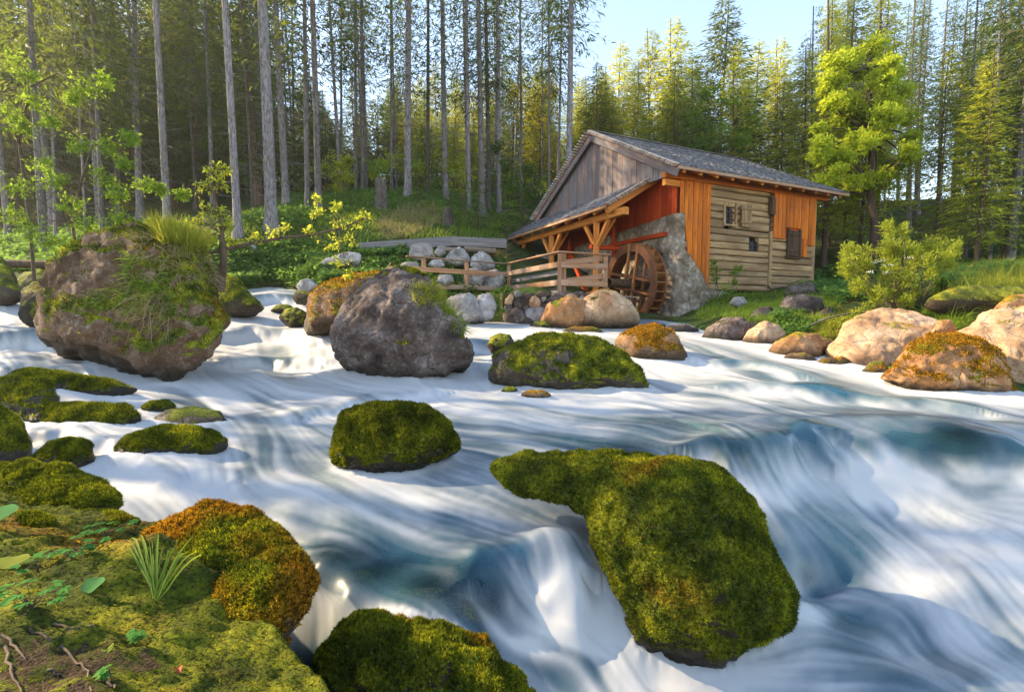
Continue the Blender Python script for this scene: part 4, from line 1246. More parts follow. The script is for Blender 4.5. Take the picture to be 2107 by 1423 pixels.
def shingle_field(name, Ofn, lu, lv, ex, wd, parent, g, th=.022, slope_up=True):
    """courses of split shingles over the patch Ofn(u, v): u along the eave, v up the slope"""
    Vs, Fs, o = [], [], 0
    nv = int(lv / ex)
    for r in range(nv):
        v0 = r * ex
        u = -g.uniform(0, wd)
        while u < lu:
            w_ = wd * g.uniform(.6, 1.35)
            u0, u1 = max(u, 0), min(u + w_, lu)
            if u1 - u0 > .02:
                lift = th * g.uniform(.9, 1.9)
                ej = g.uniform(-.02, .02)
                va, vb = max(v0 + ej, -.03), min(v0 + ex * 1.9, lv)
                p = [Ofn(u0, va), Ofn(u1 - .006, va + g.uniform(-.008, .008)), Ofn(u1 - .006, vb), Ofn(u0, vb)]
                n = unit(np.cross(p[1] - p[0], p[3] - p[0]))
                if n[2] < 0: n = -n
                V = [p[0] + n * .002, p[1] + n * .002, p[0] + n * (lift + .012), p[1] + n * (lift + .012), p[2] + n * .012, p[3] + n * .012]
                Vs.append(V)
                Fs += [[o, o + 1, o + 3, o + 2], [o + 2, o + 3, o + 4, o + 5], [o + 1, o + 4, o + 4, o + 3], [o, o + 2, o + 5, o + 5]]
                o += 6
            u += w_
    V = np.array(Vs).reshape(-1, 3)
    Fq = np.array([f for f in Fs if len(set(f)) == 4])
    Ft = np.array([[f[0], f[1], f[3]] if f[1] == f[2] else [f[0], f[1], f[2]] for f in Fs if len(set(f)) == 3])
    return part(name, V, [Fq, Ft], M['shingle'], parent, smooth=False, kind='stuff')

slope_len = math.hypot(RB - EB, RZ - EZ)
def right_slope(u, v):
    f = v / slope_len
    return Mp(A0 + u, EB + (RB - EB) * f, EZ + (RZ - EZ) * f)
def left_slope(u, v):
    f = v / slope_len
    return Mp(A0 + u, 2 * RB - EB - (RB - EB) * f, EZ + (RZ - EZ) * f)
# right slope is hipped back a little at the far end as in the photograph
slab('roof_deck', [right_slope(0, 0), right_slope(A1 - A0, 0), right_slope(A1 - A0, slope_len), right_slope(0, slope_len)], .035, M['orange'], mill)
slab('roof_deck', [left_slope(A1 - A0, 0), left_slope(0, 0), left_slope(0, slope_len), left_slope(A1 - A0, slope_len)], .035, M['red'], mill)
shingle_field('shingle_cover', lambda u, v: right_slope(u, v) + UP * .004, A1 - A0, slope_len, .155, .115, mill, gm)
shingle_field('shingle_cover', lambda u, v: left_slope(u, v) + UP * .004, A1 - A0, slope_len, .31, .3, mill, gm)
# shingle ends along the verges (each a piece)
for s in (0, 1):
    n_ = 38
    fn = right_slope if s == 0 else left_slope
    for k in range(n_):
        v = slope_len * (k + .5) / n_
        p = fn(-.075, v - .03)
        q = fn(.10, v + .005)
        e = unit(fn(0, slope_len) - fn(0, 0))
        nn = unit(np.cross(A_, e)); nn = nn if nn[2] > 0 else -nn
        tilt_ = gm.uniform(.7, 1.1)
        d_ = unit(e * .5 - nn * .9 * tilt_)
        beam('shingle', p + nn * .01 - d_ * .06, p + nn * .01 + d_ * .055, .26, .045, M['verge'], mill, up=nn)
# ridge boards
beam('ridge_board', Mp(A0 - .03, RB - .06, RZ + .035), Mp(A1, RB - .06, RZ + .035), .19, .03, M['flume'], mill, up=(0, -.3, 1))
# eave: fascia, dark gap, rafter tails, soffit
beam('fascia', Mp(A0 + .02, EB + .01, EZ - .045), Mp(A1, EB + .01, EZ - .045), .04, .10, M['rail'], mill)
k = 0
a = A0 + .35
while a < A1 - .1:
    beam('rafter', Mp(a, EB + .06, EZ - .125 + .03), Mp(a, .6, EZ - .125 + .03 + (.6 - EB - .06) * sl), .12, .15, M['beam'], mill)
    a += .70
slab('eave_soffit', [Mp(A0 + .05, EB + .0, EZ - .045), Mp(A0 + .05, .15, EZ - .045 + (.15 - EB) * sl), Mp(A1 - .02, .15, EZ - .045 + (.15 - EB) * sl), Mp(A1 - .02, EB + .0, EZ - .045)][::-1], .02, M['orange'], mill)
beam('wall_plate', Mp(-.68, -.10, 4.40), Mp(7.3, -.10, 4.40), .17, .22, M['orange'], mill)
beam('frieze_board', Mp(0, -.0, 4.62), Mp(6.72, -.0, 4.62), .06, .5, M['orange'], mill)
beam('wall_plate', Mp(-.62, -.02, 4.17), Mp(.8, -.02, 4.17), .15, .2, M['beam'], mill)

# lean-to roof
LB0, LB1, LA, LZ0, LZ1 = .9, 9.6, -2.15, 4.74, 3.50
lean_len = math.hypot(-LA, LZ0 - LZ1)
def lean(u, v):                                     # u along the eave from the near verge, v up the slope
    f = v / lean_len
    return Mp(LA * (1 - f) - .02, LB0 + u, LZ1 + (LZ0 - LZ1) * f)
slab('lean_to_deck', [lean(LB1 - LB0, 0), lean(0, 0), lean(0, lean_len), lean(LB1 - LB0, lean_len)], .035, M['orange'], mill)
shingle_field('shingle_cover', lambda u, v: lean(u, v) + UP * .004, LB1 - LB0, lean_len, .15, .115, mill, gm)
for k in range(20):
    v = lean_len * (k + .5) / 20
    p = lean(-.06, v)
    e = unit(lean(0, lean_len) - lean(0, 0))
    nn = unit(np.cross(e, B_)); nn = nn if nn[2] > 0 else -nn
    d_ = unit(e * .5 - nn * .9)
    beam('shingle', p - d_ * .07, p + d_ * .06, .18, .026, M['verge'], mill, up=nn)
# its timbers
beam('lean_to_fascia', lean(0.02, .0) - UP * .055, lean(LB1 - LB0, .0) - UP * .055, .035, .09, M['rail'], mill)
beam('verge_log', Mp(LA + .08, LB0 + .10, LZ1 - .16), Mp(-.02, LB0 + .10, LZ0 - .16), .17, .19, M['beam'], mill)
b = LB0 + .8
while b < LB1 - .2:
    beam('lean_to_rafter', Mp(LA + .04, b, LZ1 - .115), Mp(-.1, b, LZ1 - .115 + (LZ0 - LZ1) * .94), .12, .14, M['beam'], mill)
    b += .92
beam('purlin', Mp(-1.70, .48, 3.28), Mp(-1.70, 9.5, 3.28), .22, .24, M['beam'], mill)
beam('tie_beam', Mp(-1.85, 2.25, 2.35), Mp(-.05, 2.25, 2.35), .14, .16, M['red'], mill)
beam('tie_beam', Mp(-1.85, 8.45, 2.9), Mp(-.05, 8.45, 2.9), .14, .16, M['red'], mill)
for pb in (2.10, 5.28, 8.5):
    gz_ = ground_z(Mp(-1.70, pb, 0)[:2])[0] - H
    beam('post', Mp(-1.70, pb, min(gz_, .6) - .1), Mp(-1.70, pb, 3.17), .20, .20, M['beam'], mill)
    for sg in (-1, 1):
        beam('brace', Mp(-1.70, pb + sg * .08, 2.38), Mp(-1.70, pb + sg * .72, 3.18), .13, .13, M['beam'], mill, up=A_)
    beam('brace', Mp(-1.62, pb, 2.4), Mp(-.95, pb, 3.35), .11, .11, M['beam'], mill, up=B_)
# beams inside the wheel house
for (a0, b0, z0, a1, b1, z1) in [(-.3, 3.0, .6, -.3, 3.0, 3.3), (-.3, 6.2, .6, -.3, 6.2, 3.3), (-.2, .3, 2.62, -.2, 3.4, 2.62), (-1.5, 3.6, 1.1, -.2, 3.6, 1.1), (-1.2, 3.2, .5, -1.2, 4.6, 2.3)]:
    beam('frame_timber', Mp(a0, b0, z0), Mp(a1, b1, z1), .14, .14, M['red'], mill)

# orange boards on the long wall beside the stone pier
edges = [0.0, .17, .34, .55, .76, .97, 1.16, 1.34]
def bot(a):
    return 3.24 if a < .18 else (2.0 - max(0, a - .33) * 1.14)
for k in range(7):
    a, a2 = edges[k], edges[k + 1]
    z0, z1 = (3.24, 3.24) if a2 <= .171 else (bot(a + .001), bot(a2))
    pl = [(0, z0), (a2 - a - .012, z1), (a2 - a - .012, 4.42), (0, 4.42)]
    prism('plank', Mp(a, -.085 - (k % 2) * .012, 0), A_, UP, pl, .03, M['orange'], mill)
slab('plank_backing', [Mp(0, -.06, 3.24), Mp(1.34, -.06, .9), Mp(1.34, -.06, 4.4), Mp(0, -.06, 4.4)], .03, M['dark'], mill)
# log wall, first bay, then second bay, each log a piece
def logs(a0, a1, z0, z1, holes, n):
    zs = np.linspace(z0, z1, n + 1)
    zs[1:-1] += gm.uniform(-.04, .04, n - 1)
    for k in range(n):
        zl, zh = zs[k], zs[k + 1]
        zc, hh = (zl + zh) / 2, zh - zl - .022
        cuts = [(a0, a1)]
        for (h0, h1, hz0, hz1) in holes:
            if min(zh, hz1) - max(zl, hz0) > .4 * (zh - zl):
                new = []
                for (c0, c1) in cuts:
                    if h0 > c0 and h1 < c1: new += [(c0, h0), (h1, c1)]
                    else: new.append((c0, c1))
                cuts = new
        for (c0, c1) in cuts:
            dz_ = gm.uniform(-.015, .015)
            beam('log', Mp(c0, gm.uniform(-.01, .01), zc), Mp(c1, gm.uniform(-.01, .01), zc + dz_), .20, hh, M['log'], mill, bev=.035)
W1, W2, W3 = (1.98, 2.36, 3.06, 3.60), (3.20, 3.68, 2.20, 2.55), (5.17, 5.80, 2.10, 3.10)
logs(1.30, 4.20, .80, 4.36, [W1, W2], 15)
logs(4.38, 6.70, .60, 4.34, [W3], 15)
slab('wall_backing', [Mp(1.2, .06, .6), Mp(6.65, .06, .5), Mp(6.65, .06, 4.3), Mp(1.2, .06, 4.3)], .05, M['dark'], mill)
beam('corner_post', Mp(4.30, -.06, .55), Mp(4.30, -.06, 2.95), .17, .13, M['log'], mill, up=A_)
beam('corner_post', Mp(6.72, -.03, .45), Mp(6.72, -.03, 4.3), .12, .2, M['log'], mill, up=A_)
beam('corbel', Mp(4.22, -.16, 3.52), Mp(4.22, -.16, 4.12), .20, .20, M['dark_wood'], mill, up=A_)
beam('iron_strap', Mp(1.66, -.125, .95), Mp(1.66, -.125, 1.62), .03, .02, M['iron'], mill, up=A_)
beam('prop', Mp(4.12, -.2, 1.0), Mp(4.55, -.35, .5), .05, .05, M['dark_wood'], mill)
# orange boards, second bay
a = 4.36
n_ = 11
ww_ = (6.68 - 4.36) / n_
for k in range(n_):
    a = 4.36 + k * ww_
    z0 = 2.72 - .006 * k
    if a + ww_ > 5.12 and a < 5.82: z0 = 3.14
    elif a >= 5.82 and a < 6.1: z0 = 2.78
    elif a >= 6.1: z0 = 2.55
    prism('plank', Mp(a, -.14 - (k % 2) * .01, 0), A_, UP, [(0, z0 + gm.uniform(-.015, .015)), (ww_ - .010, z0), (ww_ - .010, 4.36), (0, 4.36)], .03, M['orange'], mill)
for k in range(2):
    prism('plank', Mp(5.84 + .22 * k, -.135, 0), A_, UP, [(0, 2.12), (.205, 2.12), (.205, 2.96), (0, 2.96)], .025, M['orange'], mill)
slab('plank_backing', [Mp(4.38, -.115, 2.75), Mp(5.1, -.115, 2.75), Mp(5.1, -.115, 4.3), Mp(4.38, -.115, 4.3)], .012, M['red'], mill)
slab('plank_backing', [Mp(5.1, -.115, 3.16), Mp(6.66, -.115, 2.7), Mp(6.66, -.115, 4.3), Mp(5.1, -.115, 4.3)], .012, M['red'], mill)
# windows
def window(a0, a1, z0, z1, bars_v, bars_h, frame=True):
    w_ = slab('window', [Mp(a0, -.02, z0), Mp(a1, -.02, z0), Mp(a1, -.02, z1), Mp(a0, -.02, z1)], .02, M['glass'], mill)
    for k in range(bars_v):
        a = a0 + (a1 - a0) * (k + 1) / (bars_v + 1)
        beam('bar', Mp(a, -.12, z0 - .03), Mp(a, -.12, z1 + .03), .022, .022, M['iron'], w_)
    for k in range(bars_h):
        z = z0 + (z1 - z0) * (k + 1) / (bars_h + 1)
        beam('bar', Mp(a0 - .03, -.125, z), Mp(a1 + .03, -.125, z), .022, .022, M['iron'], w_)
    if frame:
        for (p, q) in [((a0 - .07, z0 - .12), (a0 - .07, z1 + .2)), ((a1 + .16, z0 - .12), (a1 + .16, z1 + .2))]:
            beam('frame', Mp(p[0], -.12, p[1]), Mp(q[0], -.12, q[1]), .09, .06, M['log'], w_, up=A_)
        beam('sill', Mp(a0 - .1, -.13, z0 - .08), Mp(a1 + .2, -.13, z0 - .08), .07, .06, M['log'], w_)
    # reveal
    for (p, q) in [((a0, z0), (a0, z1)), ((a1, z0), (a1, z1))]:
        beam('reveal', Mp(p[0], -.05, p[1]), Mp(q[0], -.05, q[1]), .03, .12, M['dark_wood'], w_, up=A_)
    return w_
window(2.02, 2.33, 3.09, 3.58, 1, 3)
w2 = window(3.22, 3.66, 2.22, 2.54, 2, 1, False)
for (a, z) in [(2.12, 3.68), (2.24, 3.7), (2.12, 3.0), (2.24, 2.98)]:
    beam('hook', Mp(a, -.13, z), Mp(a, -.13, z + .07), .018, .018, M['iron'], mill)
for k in range(4):
    prism('shutter_plank', Mp(2.70 + k * .125, -.17 - gm.uniform(0, .008), 0), A_, UP, [(0, 3.0 + gm.uniform(-.02, .02)), (.118, 3.0), (.118, 3.74), (0, 3.76)], .028, M['log'], mill)
for z in (3.14, 3.6):
    beam('shutter_batten', Mp(2.60, -.215, z), Mp(3.18, -.215, z), .03, .05, M['log'], mill)
# small brown door high in the wall
dr = empty('hatch_door', Mp(5.48, -.15, 2.1)); dr.parent = mill; dr.location = Vector(Mp(5.48, -.15, 2.1)) - mill.location
for k in range(3):
    prism('door_plank', Mp(5.20 + k * .185, -.145, 0), A_, UP, [(0, 2.12), (.178, 2.12), (.178, 3.06), (0, 3.06)], .03, M['dark_wood'], dr)
for z in (2.3, 2.9):
    beam('door_batten', Mp(5.20, -.19, z), Mp(5.74, -.19, z), .03, .06, M['dark_wood'], dr)
beam('door_post', Mp(5.80, -.17, 2.02), Mp(5.80, -.17, 3.1), .09, .08, M['dark_wood'], dr, up=A_)
beam('door_post', Mp(5.16, -.16, 2.02), Mp(5.16, -.16, 3.1), .05, .06, M['dark_wood'], dr, up=A_)
beam('door_sill', Mp(5.1, -.17, 2.05), Mp(5.86, -.17, 2.05), .08, .07, M['dark_wood'], dr)

# masonry: gable wall below the boards and the flared pier at the corner
def pier():
    na, nz = 26, 34
    V = []
    for iz in range(nz):
        f = iz / (nz - 1)
        z = -.75 + f * (3.23 + .75)
        flare = (1 - f) ** 1.6
        # cross-section polyline in (a, b): from deep on the gable face round the corner to the long wall
        pts = [(-.12 - .10 * flare, 6.0), (-.12 - .12 * flare, 3.2), (-.12 - .16 * flare, 1.2), (-.13 - .2 * flare, .4), (-.12 - .2 * flare, -.10 - .35 * flare),
               (.10, -.13 - .42 * flare), (.19 + min(max((2.1 - z) * .82, 0), 1.04), -.13 - .22 * flare), (.34 + min(max((2.1 - z) * .82, 0), 1.04), .3)]
        pts = np.array(pts)
        seg = np.r_[0, np.cumsum(np.linalg.norm(np.diff(pts, axis=0), axis=1))]
        s = np.r_[np.linspace(0, seg[3], 30, endpoint=False), np.linspace(seg[3], seg[-1], 34)]
        for t_ in s:
            a = np.interp(t_, seg, pts[:, 0]); bb = np.interp(t_, seg, pts[:, 1])
            V.append(Mp(a, bb, z - .06 * max(bb, 0) * f))
    V = np.array(V)
    Fq = grid_faces(nz, 64)
    n = vnormals(V, Fq)
    if (n @ -A_).mean() < 0: Fq = Fq[:, ::-1]; n = -n
    dsp = np.abs(fbm(V * 1.7, 4)) * .16 + fbm(V * 5, 3) * .05
    low = 1 - sstep(.8, 2.6, V[:, 2] - H)
    V = V + n * (dsp * (.35 + .75 * low))[:, None]
    return V, Fq
t = NT('rubble_masonry_with_worn_plaster')
co = t.pos()
n1, n2, n3 = t.noise(co, 1.6, 5, .6, .3), t.noise(co, 9.0, 5, .7), t.noise(co, 40.0, 3, .6)
c = t.ramp(n1, [(.32, (.15, .105, .07)), (.47, (.31, .245, .18)), (.65, (.52, .455, .37))])
vor = t.n('ShaderNodeTexVoronoi')
t.set(vor.inputs['Vector'], co)
vor.inputs['Scale'].default_value = 5.5
c = t.mix(t.ramp(vor.outputs['Distance'], [(.25, 0.0), (.6, .5)]), c, (.12, .092, .068))
c = t.mix(t.ramp(n2, [(.35, .7), (.48, 0.0)]), c, (.12, .09, .07))
M['masonry'] = t.done(t.principled(c, .92, t.bump(t.math('ADD', n2, t.math('MULTIPLY', vor.outputs['Distance'], -.9)), .9, .07), .1))
V, Fq = pier()
part('stone_wall', V, Fq, M['masonry'], mill)
# stones standing proud of the pier
for k in range(30):
    f = gm.uniform(0, 1) ** 1.5
    z = -.45 + f * 2.9
    fl_ = (1 - (z + .75) / 3.98) ** 1.6
    if gm.random() < .62:
        a, bb = gm.uniform(.0, .2 + .8 * fl_), -.16 - .36 * fl_
    else:
        a, bb = -.16 - .18 * fl_, gm.uniform(-.1, 1.6)
    C = Mp(a, bb, z)
    Dv, Fi = ico(3)
    sz = gm.uniform(.16, .36) * (1.25 - .5 * f)
    S_ = Dv * np.array([1, 1, .7]) * sz
    for _ in range(5):
        n = unit(gm.normal(size=3)); q = S_ @ n
        S_ = S_ - np.maximum(q - .72 * sz, 0)[:, None] * n
    S_ = S_ * (1 + .2 * fbm(Dv * 2 + k * 7, 3))[:, None]
    nd_ = NS if bb < -.1 else -A_
    S_ = S_ - (S_ @ nd_)[:, None] * nd_ * .45 - nd_ * .06
    part('stone', C + S_, Fi, M['masonry'], mill, {'moss': np.full(len(S_), -.3), 'wet': np.full(len(S_), float(z < .1) * .8)})
# foundation stones under the logs
for k in range(13):
    a = 1.05 + k * .45
    Dv, Fi = ico(3)
    S_ = Dv * np.array([.3, .22, .2]) * gm.uniform(.8, 1.3)
    S_ = S_ * (1 + .25 * fbm(Dv * 1.6 + k * 5, 3))[:, None]
    if k in (3, 4, 5): continue
    part('stone', Mp(a, .0, .58 - .02 * k) + S_, Fi, M['masonry'], mill)

# ------------------------------------------------------------------ water wheel
wc = Mp(-.76, 1.22, 1.02)
wheel = empty('water_wheel', wc, 'brown wooden water wheel standing half hidden against the stone wall', 'water wheel')
RW, rim = 1.36, .27
def wpt(ang, r, a):
    return wc + A_ * a + (B_ * math.cos(ang) + UP * math.sin(ang)) * r
for a in (-.21, .19):
    n_ = 48
    V, Fq = [], []
    for k in range(n_):
        an = 2 * math.pi * k / n_
        for (r_, aa) in ((RW, a), (RW, a + .06), (RW - rim, a + .06), (RW - rim, a)):
            V.append(wpt(an, r_, aa))
    for k in range(n_):
        for s in range(4):
            Fq.append([4 * k + s, 4 * k + (s + 1) % 4, 4 * ((k + 1) % n_) + (s + 1) % 4, 4 * ((k + 1) % n_) + s])
    part('rim', V, np.array(Fq), M['wheel'], wheel, smooth=False)
npad = 28
for k in range(npad):
    an = 2 * math.pi * k / npad
    e1 = wpt(an, RW - .01, -.15); e0 = wpt(an + .10, RW - rim + .02, -.15)
    q0 = wpt(an, RW - .01, .19); q1 = wpt(an + .10, RW - rim + .02, .19)
    slab('paddle', [e0, e1, q0, q1], .03, M['paddle'], wheel)
n_ = 56
V = []
for k in range(n_):
    an = 2 * math.pi * k / n_
    V += [wpt(an, RW - rim + .012, -.15), wpt(an, RW - rim + .012, .19)]
part('drum', V, np.array([[2 * k, 2 * k + 1, 2 * ((k + 1) % n_) + 1, 2 * ((k + 1) % n_)] for k in range(n_)]), M['wheel'], wheel, smooth=False)
for a in (-.18, .22):
    for off_ in (-.22, .22):
        for base in (math.pi / 2 + .18, .18):
            dv = np.array([math.cos(base), math.sin(base)])
            nv = np.array([-dv[1], dv[0]])
            hl = math.sqrt((RW - .05) ** 2 - off_ ** 2)
            p = wc + A_ * a + B_ * (dv[0] * -hl + nv[0] * off_) + UP * (dv[1] * -hl + nv[1] * off_)
            q = wc + A_ * a + B_ * (dv[0] * hl + nv[0] * off_) + UP * (dv[1] * hl + nv[1] * off_)
            beam('spoke', p, q, .09, .10, M['paddle' if base > 1 else 'wheel'], wheel, up=A_)
V, Fq = tube_arrays([wc - A_ * 1.05, wc + A_ * .7], .16, 12)
part('axle', V, Fq, M['dark_wood'], wheel)

# ------------------------------------------------------------------ platform and railing
PC = K0 * 0 + np.array([*W(1152, 560, 13.6)[:2], 0.0])
def Pp(a, b, z):
    return PC + A_ * a + B_ * b + UP * (z + H)
plat = empty('platform', Pp(.8, 1.6, .5), 'grey timber platform behind the railing, under the lean-to roof', 'platform')
for k in range(14):
    beam('deck_board', Pp(-.05, .1 + k * .26, .50), Pp(2.7, .1 + k * .26, .50 + gm.uniform(-.01, .01)), .24, .05, M['deck'], plat)
beam('joist', Pp(.05, .1, .40), Pp(.05, 3.7, .40), .16, .16, M['dark_wood'], plat)
beam('joist', Pp(1.5, .1, .40), Pp(1.5, 3.7, .40), .16, .16, M['dark_wood'], plat)
beam('loose_plank', Pp(.55, -.15, .52), Pp(1.55, .12, .72), .12, .04, M['beam'], plat)
rail = empty('platform_railing', Pp(0, 0, .5), 'corner railing of reddish boards around the platform in front of the mill', 'railing')
def railbay(fn, s0, s1, zs, hts, off, th=.035):
    for z, h_ in zip(zs, hts):
        pass
for (pa, pb, zb) in [(0, 0, .25), (.13, 0, .4), (1.55, 0, .42), (0, 3.45, .05)]:
    beam('post', Pp(pa, pb, zb), Pp(pa, pb, 1.68), .11, .11, M['rail'], rail)
# front side (along the mill's long direction)
beam('top_rail', Pp(-.08, -.02, 1.715), Pp(1.64, -.02, 1.715), .15, .045, M['rail'], rail)
for z in (1.36, .86):
    beam('rail_board', Pp(.0, -.08, z), Pp(1.55, -.08, z), .04, .17, M['rail'], rail)
for (z0, z1) in ((1.45, 1.62), (.92, 1.10)):
    beam('rail_board', Pp(.2, .35, z0), Pp(1.5, .10, z1), .035, .15, M['rail'], rail)
# left side (along the gable direction)
beam('top_rail', Pp(-.02, -.08, 1.715), Pp(-.02, 3.5, 1.715), .15, .045, M['rail'], rail)
for z in (1.36, .86):
    beam('rail_board', Pp(-.08, .0, z), Pp(-.08, 3.5, z), .04, .16, M['rail'], rail)
for z in (1.12, .62):
    beam('rail_board', Pp(.09, .1, z + .05), Pp(.09, 3.4, z), .035, .14, M['flume'], rail)
# the lower footbridge railing to the left
E0 = Pp(0, 3.45, 0)[:2]
E1 = W(843, 530, 14.5)[:2]
lrail = empty('path_railing', np.array([*((E0 + E1) / 2), H + .4]), 'low two board railing leading left from the platform past the pale rocks', 'railing')
def L2w(s, z, off=0.0):
    p = E0 + (E1 - E0) * s
    n = np.array([-(E1 - E0)[1], (E1 - E0)[0]]); n = n / np.linalg.norm(n)
    p = p + n * off
    return np.array([p[0], p[1], z + H])
for s in (.46, .875):
    gz_ = ground_z(L2w(s, 0)[:2])[0] - H
    beam('post', L2w(s, min(gz_ - .1, .6)), L2w(s, 1.66), .11, .10, M['rail'], lrail)
beam('top_rail', L2w(0.01, 1.70), L2w(1.03, 1.70), .14, .035, M['rail'], lrail)
for z in (1.33, .84):
    beam('rail_board', L2w(.01, z, .07), L2w(1.0, z, .07), .035, .15, M['rail'], lrail)

# ------------------------------------------------------------------ timber flume coming down the slope to the wheel
flu = empty('timber_flume', W(930, 505, 18.8), 'grey timber flume carrying water down the slope to the wheel house', 'flume')
fp = [W(738, 510, 17.9), W(928, 496, 18.6), W(1042, 501, 19.2)]
for k in range(2):
    p, q = fp[k].copy(), fp[k + 1].copy()
    dv = unit(q - p)
    bk = unit(np.cross(UP, dv)) * .42
    beam('side_board', p, q, .06, .36, M['flume'], flu)
    beam('side_board', p + bk, q + bk, .06, .36, M['flume'], flu)
    beam('bottom_board', p + bk * .5 - UP * .16, q + bk * .5 - UP * .16, .36, .05, M['flume'], flu)
for px_, w_ in ((930, .9), (985, .7)):
    p = W(px_ - 30, 512, 18.5); q = W(px_ + 35, 517, 18.7)
    V, Fq = tube_arrays([p, q], .11, 8)
    part('support_log', V, Fq, M['deck'], flu)
for px_, d_ in ((800, 18.2), (928, 18.7), (1010, 19.1)):
    p = W(px_, 508, d_)
    beam('trestle_post', np.array([p[0], p[1] + .2, ground_z(p[:2])[0] - .2]), np.array([p[0], p[1] + .2, p[2]]), .12, .12, M['dark_wood'], flu)
# ------------------------------------------------------------------ trees
def trunk_mesh(name, Ht, r0, r1, mat, seed, sides=10, sway=.25):
    g = np.random.default_rng(seed)
    z = np.r_[-.6, 0, .25, .6, np.linspace(1.2, Ht, 16)]
    ph = g.uniform(0, 6)
    x = sway * np.sin(z / Ht * 2.5 + ph) - sway * math.sin(ph)
    y = sway * np.cos(z / Ht * 2.1 + ph) - sway * math.cos(ph)
    r = r0 + (r1 - r0) * np.clip(z / Ht, 0, 1) ** .9
    r = r * (1 + .55 * np.exp(-np.clip(z, 0, 9) / .28))
    V, Fq = tube_arrays(np.c_[x, y, z], r, sides)
    return raw_mesh(name, V, Fq, mat)

def spruce_crown(name, Ht, z0, Rr, seed, dens=1.0, leaf=.24, droop=.55, mats=('needle', 'deadtwig'), bare=0, shape=.85, spread=1.0, whorl=.42):
    """whorls of drooping branches carrying hanging needle sprays; bare: dead twigs below the crown"""
    g = np.random.default_rng(seed)
    Pn, Dn, Nn, Ln = [], [], [], []
    tw = []
    zc = z0
    while zc < Ht - .15:
        f = (zc - z0) / (Ht - z0)
        Lb = Rr * (1 - f) ** shape * (.55 + .45 * min(1, f * 6 + .35))
        nb = int(g.integers(5, 8))
        a0 = g.uniform(0, 6.28)
        for k in range(nb):
            an = a0 + 6.283 * k / nb + g.normal() * .25
            L = Lb * g.uniform(.55, 1.15) + .12
            dirn = np.array([math.cos(an), math.sin(an), 0])
            side = np.array([-dirn[1], dirn[0], 0])
            zb = zc + g.uniform(-.2, .2)
            dr = droop * g.uniform(.6, 1.3) * (1 - f * .9)
            ns = max(4, int(L / .052 * dens))
            s = np.sort(g.uniform(.18 if L > .8 else .02, 1, ns))
            up = .25 * f
            pos = dirn * (s * L)[:, None] + np.array([0, 0, 1.0]) * (zb + up * s * L - dr * L * (s ** 1.6) * .55 + .12 * L * np.clip(s - .75, 0, 1))[:, None]
            lat = np.sign(g.normal(size=ns)) * (1 - s * .6) * L * .22 * g.uniform(.1, 1.1, ns) * spread
            pos = pos + side * lat[:, None]
            pos[:, 2] -= np.abs(lat) * .35
            d = dirn * .7 + side * (np.sign(lat) * .55)[:, None] + np.c_[np.zeros((ns, 2)), -g.uniform(.15, 1.1, ns) * (1 - .7 * f)] + g.normal(size=(ns, 3)) * .25
            Pn.append(pos); Dn.append(d); Nn.append(np.array([0, 0, 1.0]) + g.normal(size=(ns, 3)) * .6)
            Ln.append(leaf * g.uniform(.6, 1.35, ns) * (.65 + .35 * min(1, L)))
            if g.random() < .55 and L > .7:
                q = np.linspace(0, .9, 4)
                pts = dirn * (q * L)[:, None] + np.array([0, 0, 1.0]) * (zb + up * q * L - dr * L * q ** 1.6 * .55)[:, None]
                tw.append(tube_arrays(pts, np.linspace(.022, .006, 4), 3))
        zc += whorl * g.uniform(.7, 1.25) * (1 - .45 * f)
    # leader
    for k in range(14):
        Pn.append(np.array([[0, 0, Ht - .9 + k * .07]])); Dn.append(g.normal(size=(1, 3)) * .5 + np.array([0, 0, .7])); Nn.append(g.normal(size=(1, 3))); Ln.append(np.array([.16]))
    for k in range(bare):
        z = g.uniform(1.0, z0 + 1.5)
        an = g.uniform(0, 6.28)
        L = g.uniform(.4, 1.9)
        dirn = np.array([math.cos(an), math.sin(an), 0])
        q = np.linspace(0, 1, 4)
        pts = dirn * (q * L)[:, None] + np.array([0, 0, 1.0]) * (z - g.uniform(-.05, .35) * L * q ** 1.5)[:, None]
        tw.append(tube_arrays(pts, np.linspace(.016, .004, 4), 3))
    P, D, N, L = np.vstack(Pn), np.vstack(Dn), np.vstack(Nn), np.concatenate(Ln)
    V1, F1 = leaves(P, D, N, L, L * .21, .1)
    if tw:
        V2, F2 = merge(tw)
        mi = np.r_[np.zeros(len(F1), int), np.ones(len(F2), int)]
        return raw_mesh(name, np.vstack([V1, V2]), [F1, F2 + len(V1)], [M[mats[0]], M[mats[1]]], None, False, mi)
    return raw_mesh(name, V1, F1, [M[mats[0]]], None, False)

